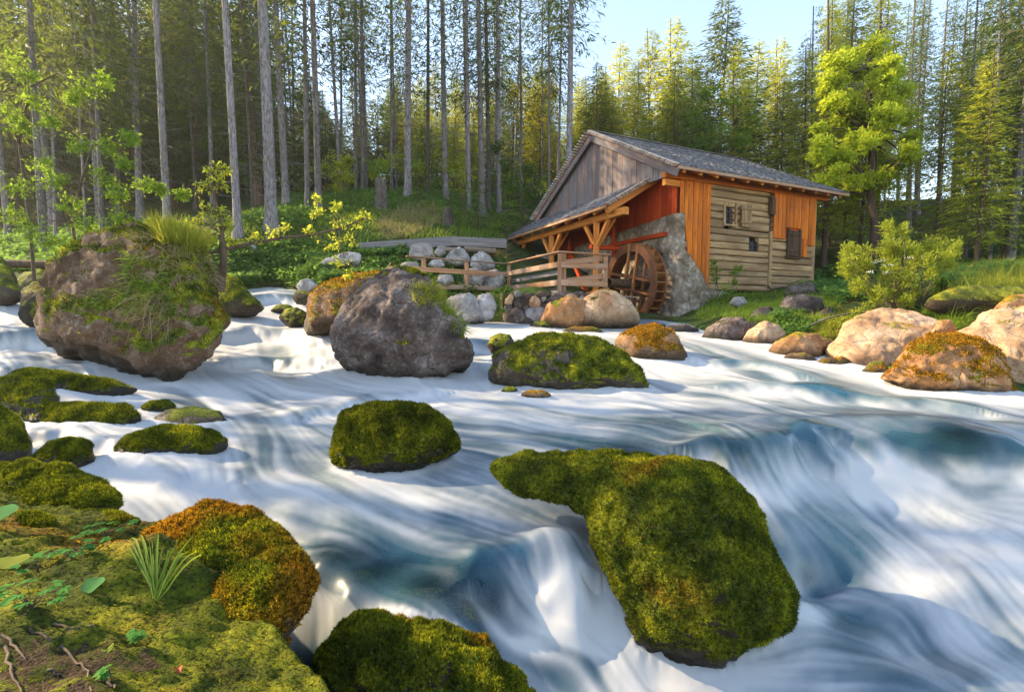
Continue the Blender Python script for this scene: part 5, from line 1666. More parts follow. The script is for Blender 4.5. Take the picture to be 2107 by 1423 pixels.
T = {}
for k in range(2):
    T['bare%d' % k] = (trunk_mesh('trunk', 26, .235, .07, M['bark'], 40 + k), spruce_crown('crown', 26, 10.5, 2.3, 50 + k, .65, .30, .8, bare=60, shape=.6, whorl=.5), 26)
    T['half%d' % k] = (trunk_mesh('trunk', 24, .20, .05, M['bark'], 44 + k), spruce_crown('crown', 24, 5.5, 2.3, 54 + k, .6, .32, .8, bare=45, shape=.65, whorl=.55), 24)
    T['sparse%d' % k] = (trunk_mesh('trunk', 25, .22, .07, M['bark'], 84 + k), spruce_crown('crown', 25, 6.0, 2.2, 86 + k, .42, .30, .9, bare=55, shape=.5, whorl=.8), 25)
    T['thin%d' % k] = (trunk_mesh('trunk', 21, .12, .035, M['bark'], 48 + k, 7), spruce_crown('crown', 21, 8.0, 1.5, 58 + k, .9, .28, .8, bare=50, shape=.6, whorl=.6), 21)
    T['full%d' % k] = (trunk_mesh('trunk', 18, .20, .03, M['brown_bark'], 60 + k, 8), spruce_crown('crown', 18, 1.6, 2.9, 64 + k, 1.0, .30, .7, shape=.85), 18)
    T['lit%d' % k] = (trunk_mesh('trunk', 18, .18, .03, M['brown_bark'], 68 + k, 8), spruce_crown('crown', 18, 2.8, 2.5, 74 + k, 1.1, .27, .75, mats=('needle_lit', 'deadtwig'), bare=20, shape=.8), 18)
T['young0'] = (trunk_mesh('trunk', 3.2, .05, .01, M['brown_bark'], 80, 6, .03), spruce_crown('crown', 3.2, .25, 1.15, 81, 1.5, .16, .35, whorl=.24), 3.2)

def tree(kind, base, ht, label, cat='spruce', group=None, name='spruce_tree', r=None, rz=None, cw=1.0):
    tm, cm, H0 = T[kind]
    o = empty(name, base, label, cat, group)
    o.rotation_euler = (random.uniform(-.012, .012), random.uniform(-.012, .012), random.uniform(0, 6.28) if rz is None else rz)
    s = ht / H0
    a = link('trunk', tm, o)
    r0 = {'bare': .235, 'half': .20, 'thin': .12, 'full': .2, 'sparse': .22, 'lit': .18, 'young': .05}[kind.rstrip('0123456789')]
    k = (r / r0) if r else s
    a.scale = (k, k, s)
    c = link('crown', cm, o)
    c.scale = (s * cw, s * cw, s)
    return o

SECT = [(-9999, 92, 'left of the first thick trunk at the left edge'), (92, 345, 'between the first thick trunk and the leaning grey trunk'), (345, 560, 'between the leaning grey trunk and the thickest trunk'),
        (560, 785, 'between the thickest trunk and the tall stump'), (785, 1000, 'between the tall stump and the close trio'), (1000, 1215, 'between the close trio and the gable peak'),
        (1215, 1470, 'between the gable peak and the dark blue green spruce'), (1470, 1660, 'between the dark blue green spruce and the maple'), (1660, 1860, 'behind the maple and the bright bush'), (1860, 1985, 'between the maple and the grey leaning trunk'), (1985, 9999, 'behind the meadow at the right edge')]
def sect(px):
    return next(t_ for a_, b_, t_ in SECT if a_ <= px < b_)
# trees of the front of the wood, one by one: base column, base row, distance, trunk width in photo pixels, kind, label
FRONT = [(92, 540, 18, 15, 'half0', 'brown grey spruce with sparse low twigs, first thick trunk from the left edge'),
 (212, 520, 21, 9, 'half1', 'slim dark spruce trunk above the left shoulder of the huge boulder'),
 (345, 460, 20, 15, 'bare0', 'leaning grey spruce trunk rising straight behind the top of the huge boulder'),
 (437, 425, 26, 10, 'half0', 'dim brown spruce trunk between the leaning grey one and the mottled one'),
 (490, 484, 18, 17, 'bare1', 'mottled grey spruce trunk with a swept foot behind the leafy alder top'),
 (520, 432, 24, 6, 'thin0', 'thin pale trunk between the mottled spruce and the thickest spruce'),
 (559, 470, 19, 26, 'bare0', 'thickest pale grey spruce trunk in the wood, flared at its foot on the grass'),
 (589, 412, 24, 16, 'bare1', 'straight grey spruce trunk just right of the thickest one'),
 (633, 441, 22.5, 11, 'bare1', 'slim pale spruce trunk with curved foot left of a slightly thicker one'),
 (656, 434, 22, 15, 'bare0', 'pale grey spruce trunk with swept foot on the grassy slope'),
 (700, 402, 29, 9, 'thin1', 'thin grey trunk above the bright young bush on the slope'),
 (733, 400, 29.5, 8, 'thin0', 'thin straight trunk left of its slightly darker twin'),
 (747, 402, 29, 10, 'half1', 'dark slim spruce trunk left of the tall stump'),
 (806, 398, 29, 7, 'thin1', 'very thin dark trunk above the tall stump'),
 (839, 398, 26, 17, 'bare1', 'stout grey spruce trunk right of the tall stump'),
 (880, 402, 29, 9, 'half0', 'slim dark spruce trunk between two stout grey ones'),
 (918, 400, 27, 14, 'bare0', 'stout grey spruce trunk above the short stump'),
 (966, 418, 27, 10, 'half1', 'slim grey spruce trunk right of the short stump'),
 (993, 396, 27, 15, 'bare1', 'stout spruce trunk, leftmost of the close trio beside the mill roof'),
 (1007, 394, 28.5, 11, 'half0', 'middle brown trunk of the close trio beside the mill roof'),
 (1027, 394, 28, 11, 'half1', 'right trunk of the close trio, dense dark crown above'),
 (1168, 420, 27, 16, 'bare0', 'tall spruce right behind the gable peak, hanging branches against the sky'),
 (1145, 420, 31, 7, 'thin0', 'thin dark trunk just left of the tall spruce behind the gable'),
 (405, 440, 30, 6, 'thin1', 'thin trunk in deep shade right of the leaning grey spruce'),
 (115, 500, 23, 7, 'thin0', 'thin dark trunk behind the first thick trunk at the left'),
 (178, 500, 20, 5, 'thin1', 'spindly dark pole among the leafy branches at the left'),
 (20, 520, 24, 12, 'half1', 'dark spruce trunk hugging the left edge of the view')]
for (px, py, d, w_, kind, lab) in FRONT:
    p = W(px, py, d)
    p[2] = ground_z(p[:2])[0]
    if 560 < px < 1140 and kind[:4] != 'thin': kind = 'sparse' + kind[-1]
    ht = {'bare': 27, 'half': 24, 'thin': 20, 'spar': 25}[kind[:4]] * random.uniform(.92, 1.08)
    tree(kind, p, ht, lab, r=w_ * d / F / 2 * .92)

# deeper rows of the wood
def scatter_px(n, px0, px1, d0, d1, mind, seed, taken):
    g = np.random.default_rng(seed)
    out = []
    tries = 0
    while len(out) < n and tries < n * 60:
        tries += 1
        d = math.sqrt(g.uniform(d0 * d0, d1 * d1))
        px = g.uniform(px0, px1)
        q = W(px, 640, d)[:2]
        if all((q[0] - t_[0]) ** 2 + (q[1] - t_[1]) ** 2 > mind * mind for t_ in taken):
            taken.append(q)
            out.append((px, d))
    return out
taken = [W(f[0], 640, f[2])[:2] for f in FRONT]
DEEP = 'spruces deep in the shaded wood'
for i, (px, d) in enumerate(scatter_px(44, -200, 575, 25, 46, 1.8, 1, taken)):
    p = W(px, 500, d); p[2] = ground_z(p[:2])[0]
    kind = ['half0', 'full1', 'half1', 'full0', 'thin0'][i % 5]
    tree(kind, p, {'half': 23, 'full': 22, 'thin': 19}[kind[:4]] * random.uniform(.85, 1.1), 'dark shaded spruce ' + sect(px), group='shaded spruces ' + sect(px))
for i, (px, d) in enumerate(scatter_px(16, 575, 1130, 28, 44, 2.0, 5, taken)):
    p = W(px, 500, d); p[2] = ground_z(p[:2])[0]
    tree(['sparse0', 'thin0', 'sparse1', 'thin1'][i % 4], p, random.uniform(19, 24), 'slender thin crowned spruce pole ' + sect(px), group='slender poles ' + sect(px), r=random.uniform(.07, .13))
for i, (px, d) in enumerate(scatter_px(85, 560, 1270, 33, 66, 2.0, 6, taken)):
    p = W(px, 450, d); p[2] = ground_z(p[:2])[0]
    zt = W(px, random.uniform(130, 300), d)[2]
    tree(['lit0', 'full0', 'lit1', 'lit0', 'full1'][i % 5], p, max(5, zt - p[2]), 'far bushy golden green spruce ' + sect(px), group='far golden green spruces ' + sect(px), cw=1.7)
for i, (px, d) in enumerate(scatter_px(64, -420, 580, 44, 74, 2.2, 2, taken)):
    p = W(px, 450, d); p[2] = ground_z(p[:2])[0]
    tree(['full0', 'full1', 'lit0'][i % 3], p, random.uniform(16, 24), 'tall far dark spruce ' + sect(px), group='tall far dark spruces ' + sect(px), cw=1.5)

# unseen spruces added past the left edge to dapple shade on the stream
for (c_, s_, ht_) in [(2.9, 15, 17), (4.3, 17.5, 19), (5.6, 15.5, 18)]:
    n_ = np.array([math.cos(SUN_AZ), -math.sin(SUN_AZ)]); u_ = np.array([math.sin(SUN_AZ), math.cos(SUN_AZ)])
    q = n_ * c_ + u_ * s_
    p = np.array([q[0], q[1], ground_z(q)[0]])
    tree('half1', p, ht_, 'unseen spruce added outside the view to shade the stream', group='unseen spruces added to shade the stream')
for i, (px, d) in enumerate(scatter_px(60, -250, 1180, 38, 62, 2.2, 8, taken)):
    p = W(px, 450, d); p[2] = ground_z(p[:2])[0]
    tree('young0', p, random.uniform(5, 8.5), 'far low young spruce ' + sect(px), name='young_spruce', group='far low young spruces ' + sect(px), cw=1.5, r=.1)
# skyline behind the mill and on the right: column, top row, distance, kind, label
SKY = [(1232, 150, 44, 'lit1', 'small pale spruce top nearest the hanging branches on the skyline'),
 (1272, 100, 46, 'lit0', 'slim golden spruce, first sharp tip right of the tall gable tree'),
 (1333, 80, 44, 'lit1', 'golden spruce with dark shaded side, second sharp tip on the skyline'),
 (1382, 55, 42, 'lit0', 'taller golden green spruce left of the dark blue green one'),
 (1420, 130, 44, 'full1', 'low dark spruce filling the gap left of the dark blue green one'),
 (1472, 15, 36, 'full0', 'tall dark blue green spruce rising highest above the mill roof'),
 (1548, 98, 42, 'lit1', 'golden spruce right of the dark blue green one'),
 (1592, 92, 40, 'lit0', 'broad golden spruce left of the paired high tips'),
 (1635, 90, 38, 'full1', 'shaded olive spruce standing behind the left of the maple'),
 (1688, -5, 34, 'lit1', 'high olive spruce whose tip touches the top of the view left of the maple'),
 (1722, 20, 36, 'full0', 'second high spruce tip close beside the olive one'),
 (1788, 12, 34, 'full1', 'dark spruce tip showing right above the maple crown'),
 (1882, 15, 30, 'half1', 'tall thin crowned spruce right of the maple'),
 (1950, 8, 29, 'half0', 'tall spruce with bare grey trunk and heavy dark crown right of the maple'),
 (1990, 60, 33, 'lit0', 'golden spruce between two dark ones near the right edge'),
 (2062, -60, 21, 'full1', 'big dark spruce with wide tiered branches near the right edge'),
 (2120, -80, 19, 'full0', 'dark spruce cut by the right edge of the view'),
 (2030, 45, 27, 'lit1', 'sunlit spruce behind the big dark tiered one'),
 (1840, 30, 40, 'half0', 'slim dark spruce behind the right side of the maple')]
for (px, top, d, kind, lab) in SKY:
    p = W(px, 560, d); p[2] = ground_z(p[:2])[0]
    zt = W(px, top, d)[2]
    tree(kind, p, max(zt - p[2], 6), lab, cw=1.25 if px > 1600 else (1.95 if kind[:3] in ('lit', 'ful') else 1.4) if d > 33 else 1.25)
# trunks standing right of the mill
RT = [(1692, 600, 22.6, 11, 'lit0', 12, 'warm lit spruce trunk close right of the mill corner'),
 (1737, 590, 24.5, 10, 'lit1', 14, 'second warm lit spruce trunk right of the mill, pale hanging foliage'),
 (1640, 590, 24, 9, 'lit1', 10, 'golden spruce half hidden behind the far end of the mill roof'),
 (1765, 580, 23.5, 8, 'lit0', 7.5, 'low golden spruce filling the space under the maple crown'),
 (1925, 570, 20.5, 9, 'lit1', 9, 'sunlit bushy spruce between the maple and the grey leaning trunk'),
 (2005, 565, 18.5, 9, 'lit0', 8, 'golden low branched spruce over the meadow'),
 (1700, 590, 26, 9, 'lit0', 9.5, 'golden spruce filling the space left of the maple trunk'),
 (1660, 590, 25, 7, 'thin0', 12, 'thin dark trunk just behind the mill corner'),
 (1800, 580, 25, 9, 'lit0', 15, 'reddish lit spruce trunk behind the bright bush'),
 (1865, 570, 27, 9, 'half1', 13, 'slim spruce trunk behind the top of the bright bush'),
 (1983, 560, 22, 9, 'half0', 13.5, 'grey leaning spruce trunk right of the bright bush'),
 (2034, 560, 20, 9, 'half1', 14, 'sunlit mossy spruce trunk over the meadow'),
 (2078, 560, 19, 14, 'half0', 20, 'dark spruce trunk with many dead twigs over the meadow'),
 (1925, 560, 30, 8, 'thin1', 14, 'thin shaded trunk between the bright bush and the meadow')]
for (px, py, d, w_, kind, ht, lab) in RT:
    p = W(px, py, d); p[2] = ground_z(p[:2])[0]
    tree(kind, p, ht, lab, r=w_ * d / F / 2, cw=1.6 if ht < 10.5 else 1.0)
taken = []
for i, (px, d) in enumerate(scatter_px(34, 1640, 2200, 27, 40, 1.0, 3, taken)):
    p = W(px, 500, d); p[2] = ground_z(p[:2])[0]
    tree(['thin0', 'thin1'][i % 2], p, random.uniform(11.5, 14.5), 'thin pole of spruce on the rise ' + sect(px), group='thin spruce poles on the rise ' + sect(px), r=random.uniform(.06, .11))
for i, (px, d) in enumerate(scatter_px(22, 1180, 1720, 30, 42, 2.2, 4, taken)):
    p = W(px, 500, d); p[2] = ground_z(p[:2])[0]
    tree(['full0', 'lit0', 'full1', 'lit1'][i % 4], p, random.uniform(8.5, 12), 'low bushy spruce on the slope ' + sect(px), group='low bushy spruces on the slope ' + sect(px), cw=1.7)

# ------------------------------------------------------------------ broad-leaved trees and bushes
def leaf_clusters(centres, radii, n_each, size, g, flat=.8, droop=.25, width=.55, shell=.35):
    """leaves on fans of small twigs inside each clump; returns leaf mesh arrays and twig list"""
    Ps, Ds, Ns, Ls, tw = [], [], [], [], []
    for c, r_ in zip(centres, radii):
        k = max(3, n_each // 7)
        v = rows_unit(g.normal(size=(k, 3)))
        tip = c + v * (r_ * g.uniform(shell, 1.0, k) ** .6)[:, None] * np.array([1, 1, flat])
        root = c + (tip - c) * g.uniform(.05, .45, k)[:, None] - np.array([0, 0, .1 * r_])
        for j in range(7):
            f = (j + 1) / 7
            p = root + (tip - root) * f + g.normal(size=(k, 3)) * size * .25
            d = (tip - root) / (np.linalg.norm(tip - root, axis=1)[:, None] + 1e-6) * .5 + g.normal(size=(k, 3)) * .7 - np.array([0, 0, droop])
            Ps.append(p); Ds.append(d)
            Ns.append(np.array([0, 0, 1.0]) + g.normal(size=(k, 3)) * .55)
            Ls.append(size * g.uniform(.55, 1.3, k))
        for a, b in list(zip(root, tip))[:: max(1, k // 10)]:
            tw.append((a, b))
    V, Fc = leaves(np.vstack(Ps), np.vstack(Ds), np.vstack(Ns), np.concatenate(Ls), np.concatenate(Ls) * width, .18)
    return V, Fc, tw

def stem_path(p, q, g, sag=.12, n=7):
    t_ = np.linspace(0, 1, n)[:, None]
    L = np.linalg.norm(q - p)
    mid = g.normal(size=3) * L * sag
    return p + (q - p) * t_ + mid * (t_ * (1 - t_)) * 2 + np.array([0, 0, 1.0]) * L * .08 * np.sin(t_ * math.pi)

def leafy(name, label, cat, root, clumps, leaf_mat, size, n_each, seed, group=None, trunk=None, r0=.03, bark='twig', flat=.8, droop=.25, width=.55, twigs=True, stems=None):
    """clumps: list of (world centre, radius)"""
    g = np.random.default_rng(seed)
    o = empty(name, root, label, cat, group)
    cs = np.array([c for c, _ in clumps]); rs_ = np.array([r_ for _, r_ in clumps])
    V, Fc, tw = leaf_clusters(cs, rs_, n_each, size, g, flat, droop, width)
    part('foliage', V, Fc, M[leaf_mat], o, smooth=False)
    tubes = []
    start = np.array(root, float)
    if trunk is not None:
        tp_ = np.array(trunk, float)
        tubes.append(tube_arrays(tp_, np.linspace(r0, r0 * .4, len(tp_)), 8))
    for i, (c, r_) in enumerate(clumps):
        if stems is not None:
            s0 = np.array(stems[i % len(stems)], float)
        elif trunk is not None:
            k = min(len(tp_) - 1, max(1, int(np.argmin(np.linalg.norm(tp_ - (c - np.array([0, 0, .6 * r_])), axis=1)))))
            s0 = tp_[k]
        else:
            s0 = start + g.normal(size=3) * np.array([.08, .08, 0])
        pth = stem_path(s0, c, g)
        rb = r0 * (.35 if trunk is not None else .5)
        tubes.append(tube_arrays(pth, np.linspace(rb, rb * .25, len(pth)), 5))
    if twigs:
        for a, b in tw:
            tubes.append(tube_arrays(np.array([a, (a + b) / 2 + g.normal(size=3) * .01, b]), np.array([.10, .07, .04]) * r0 + .001, 3))
    part('trunk' if trunk is not None else 'stem', *_split(tubes), M[bark], o)
    return o
def _split(tubes):
    return merge(tubes)

def clump_px(lst):
    return [(W(x, y, d), r_ / F * d) for (x, y, r_, d) in lst]

# maple right of the mill
gmz = np.random.default_rng(31)
mc = []
ol = np.array([(1650, 330), (1672, 230), (1690, 130), (1730, 75), (1790, 55), (1840, 90), (1870, 160), (1890, 240), (1905, 330), (1850, 390), (1780, 420), (1700, 400)], float)
while len(mc) < 84:
    x, y = gmz.uniform(1640, 1910), gmz.uniform(50, 430)
    if poly_sdf(ol, np.array([[x, y]]))[0] < -14:
        mc.append((x, y, gmz.uniform(17, 32), 20.5 + gmz.uniform(-1.8, 1.6)))
mb = W(1790, 590, 20.8); mb[2] = ground_z(mb[:2])[0]
mtop = W(1785, 150, 20.8)
leafy('maple_tree', 'bright yellow green maple with round crown right of the mill', 'maple', mb, clump_px(mc), 'maple', .135, 460, 5, trunk=[mb + np.array([0, 0, -.3]), mb + np.array([.1, 0, 2]), mb * .6 + mtop * .4, mb * .3 + mtop * .7 + np.array([.2, 0, 0]), mtop], r0=.19, bark='brown_bark', twigs=False, width=.7)
# sunlit yellow trees in the wood
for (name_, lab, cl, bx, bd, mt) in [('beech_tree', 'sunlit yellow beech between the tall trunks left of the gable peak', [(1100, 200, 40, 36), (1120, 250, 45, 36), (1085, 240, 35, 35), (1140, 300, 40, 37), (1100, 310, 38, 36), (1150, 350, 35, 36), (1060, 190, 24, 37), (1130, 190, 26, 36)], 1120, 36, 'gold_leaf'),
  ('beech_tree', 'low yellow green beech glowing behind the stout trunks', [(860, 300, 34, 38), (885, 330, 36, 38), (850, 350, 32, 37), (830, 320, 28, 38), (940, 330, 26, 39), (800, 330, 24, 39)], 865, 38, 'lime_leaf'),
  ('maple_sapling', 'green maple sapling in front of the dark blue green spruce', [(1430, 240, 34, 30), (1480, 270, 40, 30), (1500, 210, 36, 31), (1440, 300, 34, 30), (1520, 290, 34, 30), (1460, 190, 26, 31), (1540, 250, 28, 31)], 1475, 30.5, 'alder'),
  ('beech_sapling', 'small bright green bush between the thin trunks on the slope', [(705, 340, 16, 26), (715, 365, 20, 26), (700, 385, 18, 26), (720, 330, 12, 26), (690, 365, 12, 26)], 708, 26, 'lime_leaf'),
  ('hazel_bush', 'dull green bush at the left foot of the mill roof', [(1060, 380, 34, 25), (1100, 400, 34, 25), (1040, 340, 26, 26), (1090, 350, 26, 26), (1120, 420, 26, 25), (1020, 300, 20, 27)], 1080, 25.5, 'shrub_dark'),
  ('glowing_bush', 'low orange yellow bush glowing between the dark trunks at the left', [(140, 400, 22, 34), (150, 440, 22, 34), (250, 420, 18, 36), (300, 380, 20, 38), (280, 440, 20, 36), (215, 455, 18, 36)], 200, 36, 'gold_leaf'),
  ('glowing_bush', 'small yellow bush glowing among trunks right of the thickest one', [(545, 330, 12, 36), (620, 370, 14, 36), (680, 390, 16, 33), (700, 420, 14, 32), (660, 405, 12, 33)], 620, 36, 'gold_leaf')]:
    b = W(bx, 500, bd); b[2] = ground_z(b[:2])[0]
    c_ = clump_px(cl)
    top = np.mean([c for c, _ in c_], axis=0)
    leafy(name_, lab, 'bush' if 'bush' in name_ else 'tree', b, c_, mt, .20 if bd > 28 else .15, 260, bx, trunk=[b - np.array([0, 0, .3]), b * .5 + top * .5, top], r0=.06, bark='brown_bark', twigs=False, width=.6)
# low leafy growth at the edge of the light behind the trunks
gu = np.random.default_rng(91)
for k in range(20):
    px_, d_ = 590 + k * 30 + gu.uniform(-10, 10), gu.uniform(27, 36)
    if px_ > 1130: px_, d_ = gu.uniform(430, 590), gu.uniform(28, 36)
    q = W(px_, 500, d_); q[2] = ground_z(q[:2])[0]
    cl_ = [(q + np.array([gu.normal() * .8, gu.normal() * .5, .5 + gu.uniform(0, 1.6)]), gu.uniform(.5, .9)) for _ in range(5)]
    leafy('undergrowth_bush', 'low fresh green bush ' + sect(px_), 'bush', q, cl_, ['lime_leaf', 'alder', 'herb'][k % 3], .15, 130, 700 + k, group='low fresh green bushes ' + sect(px_), r0=.03, twigs=False, width=.6)
# young spruces on the slope
for i, (px, py, d, h_, lab) in enumerate([(985, 440, 22.5, 2.6, 'young dark spruce beside the short stump'), (1040, 430, 23, 2.2, 'young spruce left of the mill roof edge'), (860, 425, 24.5, 1.6, 'small young spruce right of the tall stump'), (930, 470, 21.5, 1.2, 'tiny young spruce above the flume'), (1075, 440, 24, 2.6, 'young spruce close to the lean-to roof'), (955, 415, 24, 2.2, 'young spruce between the short stump and the close trio'), (580, 395, 25, 1.3, 'low dark young spruce behind the thickest trunk')]):
    p = W(px, py, d); p[2] = ground_z(p[:2])[0]
    tree('young0', p, h_, lab, name='young_spruce', r=.04 * h_ / 2.5)

# leafy alder branches at the left, in front of the wood
left = [(175, 175, 34, 8.5), (215, 165, 24, 8.5), (150, 200, 22, 8.5), (75, 205, 34, 8.8), (30, 130, 36, 9.0), (60, 160, 26, 9), (15, 230, 34, 8.8), (45, 260, 30, 8.8), (100, 250, 22, 8.8)]
low = [(165, 300, 34, 8.6), (225, 300, 30, 8.5), (270, 285, 24, 8.5), (255, 335, 24, 8.5), (90, 340, 34, 8.6), (40, 380, 40, 8.3), (110, 370, 30, 8.4), (150, 420, 36, 8.4), (215, 365, 30, 8.5), (180, 460, 34, 8.3), (60, 470, 40, 8.2), (240, 400, 30, 8.5), (300, 380, 28, 8.7), (330, 390, 16, 8.8), (20, 440, 34, 8.3), (250, 450, 30, 8.3), (110, 500, 30, 8.4), (210, 500, 24, 8.3), (375, 400, 18, 8.8)]
b = W(70, 560, 9.2); b[2] -= .3
leafy('alder_sapling', 'tall leafy alder sapling hanging into view at the left edge', 'alder', b, clump_px(left), 'alder', .06, 280, 41, trunk=[b, W(60, 450, 9.1), W(40, 300, 9), W(60, 180, 8.9), W(120, 150, 8.7)], r0=.03, width=.5)
b = W(160, 560, 9.0); b[2] -= .3
leafy('alder_sapling', 'spreading alder sapling with fresh leaves above the left of the huge boulder', 'alder', b, clump_px(low), 'alder', .062, 300, 42, trunk=[b, W(150, 460, 8.8), W(165, 380, 8.6), W(190, 300, 8.5), W(240, 290, 8.5)], r0=.028, width=.5)
# alder leaning over the water beside the huge boulder
b = W(452, 600, 8.0)
leafy('alder_tree', 'stubby alder with orange scar and yellow leafy top beside the huge boulder', 'alder', b, clump_px([(440, 355, 26, 8), (455, 375, 24, 8), (425, 385, 22, 8), (460, 345, 20, 8), (430, 430, 26, 8), (455, 440, 22, 8), (405, 455, 22, 7.9), (425, 485, 20, 7.8), (465, 465, 20, 8)]), 'lime_leaf', .075, 90, 43, trunk=[b, W(458, 560, 8.0), W(461, 520, 8.0), W(455, 480, 8.0), W(440, 400, 8.0)], r0=.075, bark='brown_bark', width=.45)
br0 = W(432, 520, 8.0)
leafy('alder_branch', 'long bare alder bough reaching right over the stream with yellow leaf tips', 'branch', br0, clump_px([(700, 465, 26, 8.8), (735, 455, 22, 8.9), (680, 500, 24, 8.8), (720, 490, 24, 8.8), (655, 440, 18, 8.7), (690, 425, 16, 8.8), (750, 440, 16, 8.9), (560, 480, 20, 8.4), (525, 490, 18, 8.3), (590, 465, 14, 8.5), (700, 535, 20, 8.7), (715, 560, 16, 8.7), (480, 495, 16, 8.2), (650, 410, 12, 8.7), (640, 475, 14, 8.6)]), 'lime_leaf', .075, 70, 44,
      trunk=[br0, W(470, 512, 8.1), W(520, 500, 8.3), (W(575, 490, 8.45)), W(640, 484, 8.6), W(700, 470, 8.8), W(755, 448, 8.9)], r0=.035, width=.45)
# bright bush on the right bank
gb = np.random.default_rng(51)
bb = []
olb = np.array([(1725, 545), (1745, 490), (1790, 520), (1822, 450), (1860, 465), (1900, 470), (1940, 490), (1975, 480), (1975, 530), (1945, 590), (1900, 630), (1850, 640), (1790, 620), (1740, 600)], float)
while len(bb) < 60:
    x, y = gb.uniform(1720, 1985), gb.uniform(440, 640)
    if poly_sdf(olb, np.array([[x, y]]))[0] < -6:
        bb.append((x, y, gb.uniform(11, 21), 10.3 + gb.uniform(-.7, .9)))
b = W(1862, 665, 10.2)
leafy('willow_bush', 'bright yellow green bush with fanned stems above the cream slab', 'bush', b, clump_px(bb), 'lime_leaf', .075, 300, 52, r0=.03, width=.3, flat=1.3, droop=-.3)
# white flower heads in the bush
of = empty('umbel_flower', W(1830, 545, 9.9), 'white umbel flowers standing in the bright bush', 'flower')
hd = []
for (x, y) in [(1800, 540), (1815, 535), (1830, 545), (1870, 530), (1905, 528), (1825, 560), (1790, 560)]:
    c = W(x, y, 9.75)
    n_ = 22
    P = c + gb.normal(size=(n_, 3)) * np.array([.045, .045, .012])
    hd.append(leaves(P, gb.normal(size=(n_, 3)), np.array([0, 0, 1.0]) + gb.normal(size=(n_, 3)) * .3, .022, .02))
t = NT('white_petals'); M['petal'] = t.done(t.principled((.72, .72, .68), .7))
V, Fc = merge(hd)
part('flower_head', V, Fc, M['petal'], of)
V, Fc = merge([tube_arrays(np.array([W(1860, 640, 10), W(x, y, 9.75)]), .004, 4) for (x, y) in [(1800, 540), (1830, 545), (1870, 530), (1905, 528)]])
part('stem', V, Fc, M['twig'], of)
# bushes by the mill wall and under the railing
for (lab, cl, b, sz, mt, sd) in [
  ('slim leafy bush against the log wall, left of the dark gap', [(1470, 555, 12, 15.6), (1475, 575, 14, 15.5), (1468, 540, 8, 15.7), (1490, 590, 14, 15.4)], (1478, 612, 15.4), .085, 'alder', 61),
  ('second leafy bush against the log wall, right of the slim one', [(1510, 560, 10, 15.8), (1512, 580, 14, 15.7), (1505, 600, 16, 15.6), (1520, 550, 8, 15.8), (1495, 605, 14, 15.5)], (1506, 620, 15.6), .085, 'alder', 62),
  ('round green bush growing from the stones under the railing', [(1020, 620, 14, 12.9), (1030, 635, 15, 12.8), (1012, 640, 13, 12.8), (1022, 650, 12, 12.8)], (1022, 660, 12.9), .06, 'alder', 63),
  ('leafy plants on the grass strip right of the mill', [(1735, 660, 16, 10.5), (1760, 645, 16, 10.5), (1715, 672, 12, 10.6), (1780, 632, 14, 10.6), (1690, 690, 10, 10.2)], (1740, 680, 10.5), .075, 'lime_leaf', 64)]:
    leafy('leafy_bush', lab, 'bush', W(*b), clump_px(cl), mt, sz, 90, sd, r0=.02, width=.5)

# ------------------------------------------------------------------ stumps, logs
def stump(label, px, py, d, w_, h_, seed):
    g = np.random.default_rng(seed)
    p = W(px, py, d); p[2] = ground_z(p[:2])[0]
    o = empty('tree_stump', p, label, 'stump')
    r = w_ / F * d / 2; hh = h_ / F * d
    z = np.array([-.3, 0, .15, .4, .8, 1.0]) * hh
    V, Fq = tube_arrays(np.c_[np.zeros(6), np.zeros(6), z] + p, r * np.array([1.5, 1.35, 1.15, 1.0, .95, .92]), 16)
    V = V + (fbm(V * 4, 3) * r * .25)[:, None] * rows_unit((V - p) * np.array([1, 1, 0]))
    V[-16:, 2] += g.uniform(-.12, .12, 16) * hh
    c = V[-16:].mean(0)
    part('bark', V, Fq, M['bark'], o)
    part('cut_face', np.vstack([V[-16:], c[None] + [[0, 0, .0]]]), np.array([[k, (k + 1) % 16, 16] for k in range(16)]), M['deck'], o, smooth=False)
stump('tall grey tree stump on the grassy slope', 785, 455, 23, 22, 56, 1)
stump('short grey tree stump right of the dry grass bank', 922, 455, 21.5, 20, 32, 2)
lo = W(75, 545, 13)
V, Fq = tube_arrays(np.array([W(-40, 540, 13), W(40, 543, 13), W(110, 545, 13), W(170, 540, 13)]), np.array([.11, .115, .11, .10]), 10)
tag(part('fallen_trunk', V, Fq, M['brown_bark']), 'fallen trunk lying across the bank at the left edge behind the boulders', 'log')
V, Fq = tube_arrays(np.array([W(770, 575, 10.5), W(785, 563, 10.5), W(800, 548, 10.5), W(804, 540, 10.5)]), np.array([.018, .016, .012, .016]), 6)
tag(part('dry_stick', V, Fq, M['rail']), 'pale dry stick poking up behind the grey dome', 'stick')
V, Fq = tube_arrays(np.array([W(1660, 672, 10.6), W(1700, 655, 10.6), W(1745, 645, 10.6), W(1790, 640, 10.6)]), np.array([.02, .02, .015, .01]), 6)
tag(part('dead_branch', V, Fq, M['deadtwig']), 'grey dead branch lying in the grass right of the mill', 'branch')

